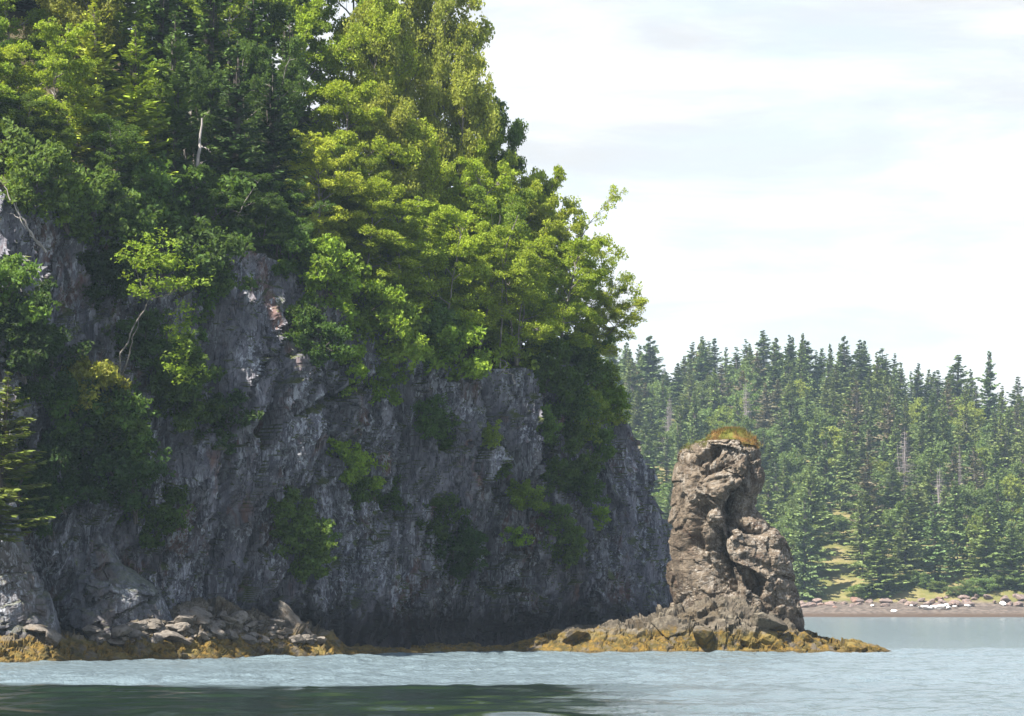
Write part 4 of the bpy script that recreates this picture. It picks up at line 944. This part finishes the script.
random.seed(55)
BL, BL2, YG, BROWN, PALEG = (0.108, 0.152, 0.056), (0.140, 0.178, 0.056), (0.185, 0.225, 0.050), (0.165, 0.145, 0.090), (0.130, 0.180, 0.062)
FG = 'conifers of the far hillside forest'
placed = []
def fit_Y(px_, tops, Ht):
    c_ = np.linspace(478, 690, 220); x_ = (px_ - CX) / F * c_
    return float(c_[np.argmin(np.abs(CAMZ + (HY - tops) / F * c_ - far_h(x_, c_) - Ht))])
def far_tree(kind, px_, Y, H, Rr, col, label, group=FG, tops=None, name=None, cat='tree'):
    x = (px_ - CX) / F * Y; z = fh(x, Y)
    if tops is not None: H = max(5, CAMZ + (HY - tops) / F * Y - z)
    nm = name or {'far_spruce': 'spruce_tree', 'far_ragged': 'spruce_tree', 'far_broad': 'broadleaf_tree', 'far_dead': 'dead_spruce'}[kind]
    plant(kind, nm, (x, Y, z - .3), H, Rr, jit(col, .16), label, cat, group, (random.uniform(-.03, .03), random.uniform(-.03, .03)))
    placed.append((px_, Y))
# named ones: column, distance, top row, radius m
SKY = [(608, 352), (628, 340), (653, 333), (678, 362), (701, 338), (716, 336), (737, 345), (765, 328), (790, 333), (806, 338), (822, 346), (846, 333), (862, 338), (885, 346), (918, 361), (936, 368), (957, 352), (989, 348), (1017, 374)]
SKL = ['leftmost skyline spruce of the far hill, beside the headland wood', 'second far skyline spruce from the headland wood', 'broad dense skyline spruce left of the stack', 'short skyline spruce over the left side of the stack', 'pointed skyline spruce above the left of the stack top', 'thin-topped skyline spruce next to the pointed one above the stack', 'sparse bent-topped skyline spruce above the stack top',
       'tallest and fullest skyline spruce, just right of the stack top', 'narrow skyline spruce right of the tallest one', 'fuller skyline spruce, second right of the tallest', 'small skyline spruce in the dip right of the tallest group', 'flat-topped skyline spruce over the middle of the far hill', 'broad dark skyline spruce in the middle of the far hill', 'pointed skyline spruce with open branches right of the broad dark one',
       'small pointed skyline spruce where the far ridge dips', 'very thin skyline spruce in the dip of the far ridge', 'large ragged skyline spruce with open lower branches', 'tall narrow skyline spruce near the right edge', 'thin bare-topped skyline spruce at the right edge']
for (a, b), lab in zip(SKY, SKL):
    kd = 'far_ragged' if ('sparse' in lab or 'thin' in lab or 'ragged' in lab or 'open' in lab) else 'far_spruce'
    far_tree(kd, a, 640, 16, 6.0 if ('broad' in lab or 'full' in lab or 'large' in lab) else 4.2, BL, lab, tops=b)
NAMED = [('far_spruce', 804, 468, 486, 3.2, BL, 'tall blue-green spruce at the shore right beside the stack'), ('far_spruce', 880, 468, 525, 4.2, BL2, 'broad spruce at the shore right of the grassy clearing'), ('far_spruce', 905, 472, 508, 3.6, BL2, 'tall shore spruce just right of the broad one by the clearing'),
         ('far_spruce', 935, 474, 492, 3.4, BL, 'tall dark shore spruce above the pale beach rocks'), ('far_spruce', 985, 472, 500, 4.0, BL2, 'broad spruce above the right end of the beach'), ('far_spruce', 1012, 470, 520, 3.4, BL, 'dark spruce at the right edge above the beach'),
         ('far_spruce', 958, 480, 470, 3.3, BL, 'slim spruce behind the right grassy patch'), ('far_broad', 836, 500, 512, 4.0, PALEG, 'round green broadleaf tree behind the grassy clearing'), ('far_broad', 720, 560, 408, 4.5, YG, 'bright yellow-green broadleaf tree behind the stack top'), ('far_broad', 690, 600, 420, 3.0, PALEG, 'pale green broadleaf tree between cliff and stack'),
         ('far_broad', 862, 600, 372, 3.6, YG, 'yellow-green broadleaf tree under the broad dark skyline spruce'), ('far_broad', 918, 580, 400, 3.6, YG, 'yellow-green broadleaf tree below the dip of the ridge'), ('far_broad', 965, 560, 412, 3.6, YG, 'bright broadleaf tree below the large ragged spruce'), ('far_broad', 975, 530, 445, 4.0, YG, 'bright broadleaf tree in mid-slope near the right edge'), ('far_broad', 800, 590, 378, 3.0, YG, 'yellow-green crown under the fuller skyline spruces'), ('far_broad', 632, 600, 368, 3.5, PALEG, 'pale green crown beside the headland wood'), ('far_broad', 740, 590, 400, 3.0, YG, 'small yellow-green crown above the right shoulder of the stack'),
         ('far_dead', 903, 540, 425, 3.3, BROWN, 'large pale dead spruce in the middle of the far slope'), ('far_dead', 940, 535, 462, 2.8, BROWN, 'smaller leafless dead spruce right of the large pale one'), ('far_dead', 961, 560, 438, 1.0, BROWN, 'thin bare dead pole on the right part of the far slope'), ('far_dead', 748, 585, 378, 2.6, BROWN, 'greyish dead spruce above the stack top'), ('far_dead', 668, 590, 392, 2.4, BROWN, 'greyish dead spruce left of the stack')]
for kd, a, Yy, tp, rr, col, lab in NAMED:
    if kd != 'far_spruce' and Yy > 510: Yy = fit_Y(a, tp, 10.5 if kd == 'far_broad' else 16)
    far_tree(kd, a, Yy, 16, rr, col, lab, tops=tp)
# the mass of the forest, each tree its own
cnt = 0; tries = 0
while cnt < 330 and tries < 12000:
    tries += 1
    Yy = 472 + 215 * random.random() ** 0.9; px_ = random.uniform(560, 1062)
    if px_ < 665 and Yy < 560 and random.random() < .6: continue
    if Yy < 486 and (812 < px_ < 862 or 955 < px_ < 978): continue      # grassy clearings
    if Yy < 505 and 816 < px_ < 856: continue
    x = (px_ - CX) / F * Yy
    if any(((a - CX) / F * b - x) ** 2 + (b - Yy) ** 2 * .8 < 3.5 ** 2 for a, b in placed): continue
    r_ = random.random(); H = random.uniform(11, 17) * random.choice([.8, 1, 1, 1.12])
    if r_ < .46: far_tree('far_spruce', px_, Yy, H, random.uniform(2.6, 4.6), random.choice([BL, BL, BL2, BL2]), 'blue-green spruce in the crowded forest of the far hillside')
    elif r_ < .72: far_tree('far_ragged', px_, Yy, H, random.uniform(2.6, 3.6), random.choice([BL, BROWN, BL2]), 'thin ragged spruce in the crowded forest of the far hillside')
    else: far_tree('far_broad', px_, Yy, H * .72, random.uniform(3.2, 4.4), random.choice([YG, PALEG, PALEG]), 'leafy green crown crowded among the spruces of the far hillside', 'leafy trees of the far hillside forest')
    cnt += 1
print('far trees', cnt, 'tries', tries, 'rocks', n_r)
for i in range(150):      # the forest runs on beyond both sides of the frame
    Yy = random.uniform(474, 680); px_ = random.choice([random.uniform(440, 560), random.uniform(1062, 1190)])
    x = (px_ - CX) / F * Yy
    if any(((a - CX) / F * b - x) ** 2 + (b - Yy) ** 2 * .8 < 4.6 ** 2 for a, b in placed): continue
    far_tree('far_spruce', px_, Yy, random.uniform(11, 16), random.uniform(3.0, 4.8), BL, 'spruce of the far hillside forest, outside the frame or hidden behind the headland', 'far conifers beyond the frame')
# bushes along the top of the far beach
FB = 'bushes along the far beach'
for px_ in list(range(800, 1040, 14)):
    if 826 < px_ < 850: continue
    Yy = random.uniform(466, 471); x = (px_ - CX) / F * Yy
    plant('shrub', 'shore_bush', (x, Yy, fh(x, Yy) - .3), random.uniform(1.2, 2.6), random.uniform(1.2, 2.2), jit(PALEG, .25), 'low green bush in the hedge-like row along the top of the far beach', 'bush', FB)
# rocks of the far beach
BF = [mesh_of('beach_rock', *rock_geo(900 + i, sub=3), rock_mat('dark_beach_rock_%d' % i, (0.10, 0.075, 0.07), (0.19, 0.14, 0.12), (.3, .28, .26), (0.2, .1, .06), .2, .5, streak=(1, 1, 1), bump=.4)) for i in range(2)]
BW = [mesh_of('pale_beach_rock', *rock_geo(920 + i, sub=3), M_white) for i in range(2)]
for i in range(60):
    px_ = random.uniform(795, 1035); Yy = random.uniform(459.5, 465.5); x = (px_ - CX) / F * Yy; r_ = random.uniform(.3, .9)
    o = link('beach_rock', random.choice(BF)); o.location = (x, Yy, fh(x, Yy) + r_ * .15); o.scale = (r_ * 1.3, r_, r_ * .65); o.rotation_euler = (random.uniform(-.3, .3), random.uniform(-.3, .3), random.uniform(0, 6))
    tag(o, 'dark brown rock in the line of rocks at the top of the far beach', 'rock', 'dark rocks of the far beach')
for px_, Yy, r_ in [(921, 457, .55), (927, 456, .75), (933, 457.5, .5), (939, 457, .8), (945, 458, .7), (949, 457, .4), (955, 458, .3), (893, 455, .4), (912, 460, .3), (968, 459, .4), (1002, 461, .5), (872, 461, .35)]:
    x = (px_ - CX) / F * Yy
    o = link('pale_beach_rock', random.choice(BW)); o.location = (x, Yy, fh(x, Yy) + r_ * .2); o.scale = (r_ * 1.6, r_, r_ * .6); o.rotation_euler = (random.uniform(-.3, .3), random.uniform(-.3, .3), random.uniform(0, 6))
    tag(o, 'white rock in the small cluster on the far beach' if 918 < px_ < 957 else {893: 'lone white rock low on the far beach, left of the cluster', 912: 'small white rock just left of the cluster, high on the beach', 968: 'white rock just right of the cluster on the far beach', 1002: 'white rock near the right end of the far beach', 872: 'leftmost small white rock, high on the far beach'}[px_], 'rock', 'white rocks of the far beach')

# ------------------------------------------------------------------ haze
if HAZE:
    m, nt = new_mat('haze'); out = N(nt, 'ShaderNodeOutputMaterial')
    pv = N(nt, 'ShaderNodeVolumePrincipled'); pv.inputs['Color'].default_value = (0.62, 0.82, 1.0, 1); pv.inputs['Density'].default_value = 0.00016; pv.inputs['Anisotropy'].default_value = 0.2
    nt.links.new(pv.outputs[0], out.inputs['Volume'])
    x0, x1, y0, y1, z0, z1 = -1250, 1250, -80, 1450, -7, 75
    hv = [(x, y, z) for x in (x0, x1) for y in (y0, y1) for z in (z0, z1)]
    hz_ = link('haze', mesh_of('haze', hv, [(0, 1, 3, 2), (4, 6, 7, 5), (0, 4, 5, 1), (2, 3, 7, 6), (0, 2, 6, 4), (1, 5, 7, 3)], m)); tag(hz_, kind='stuff')
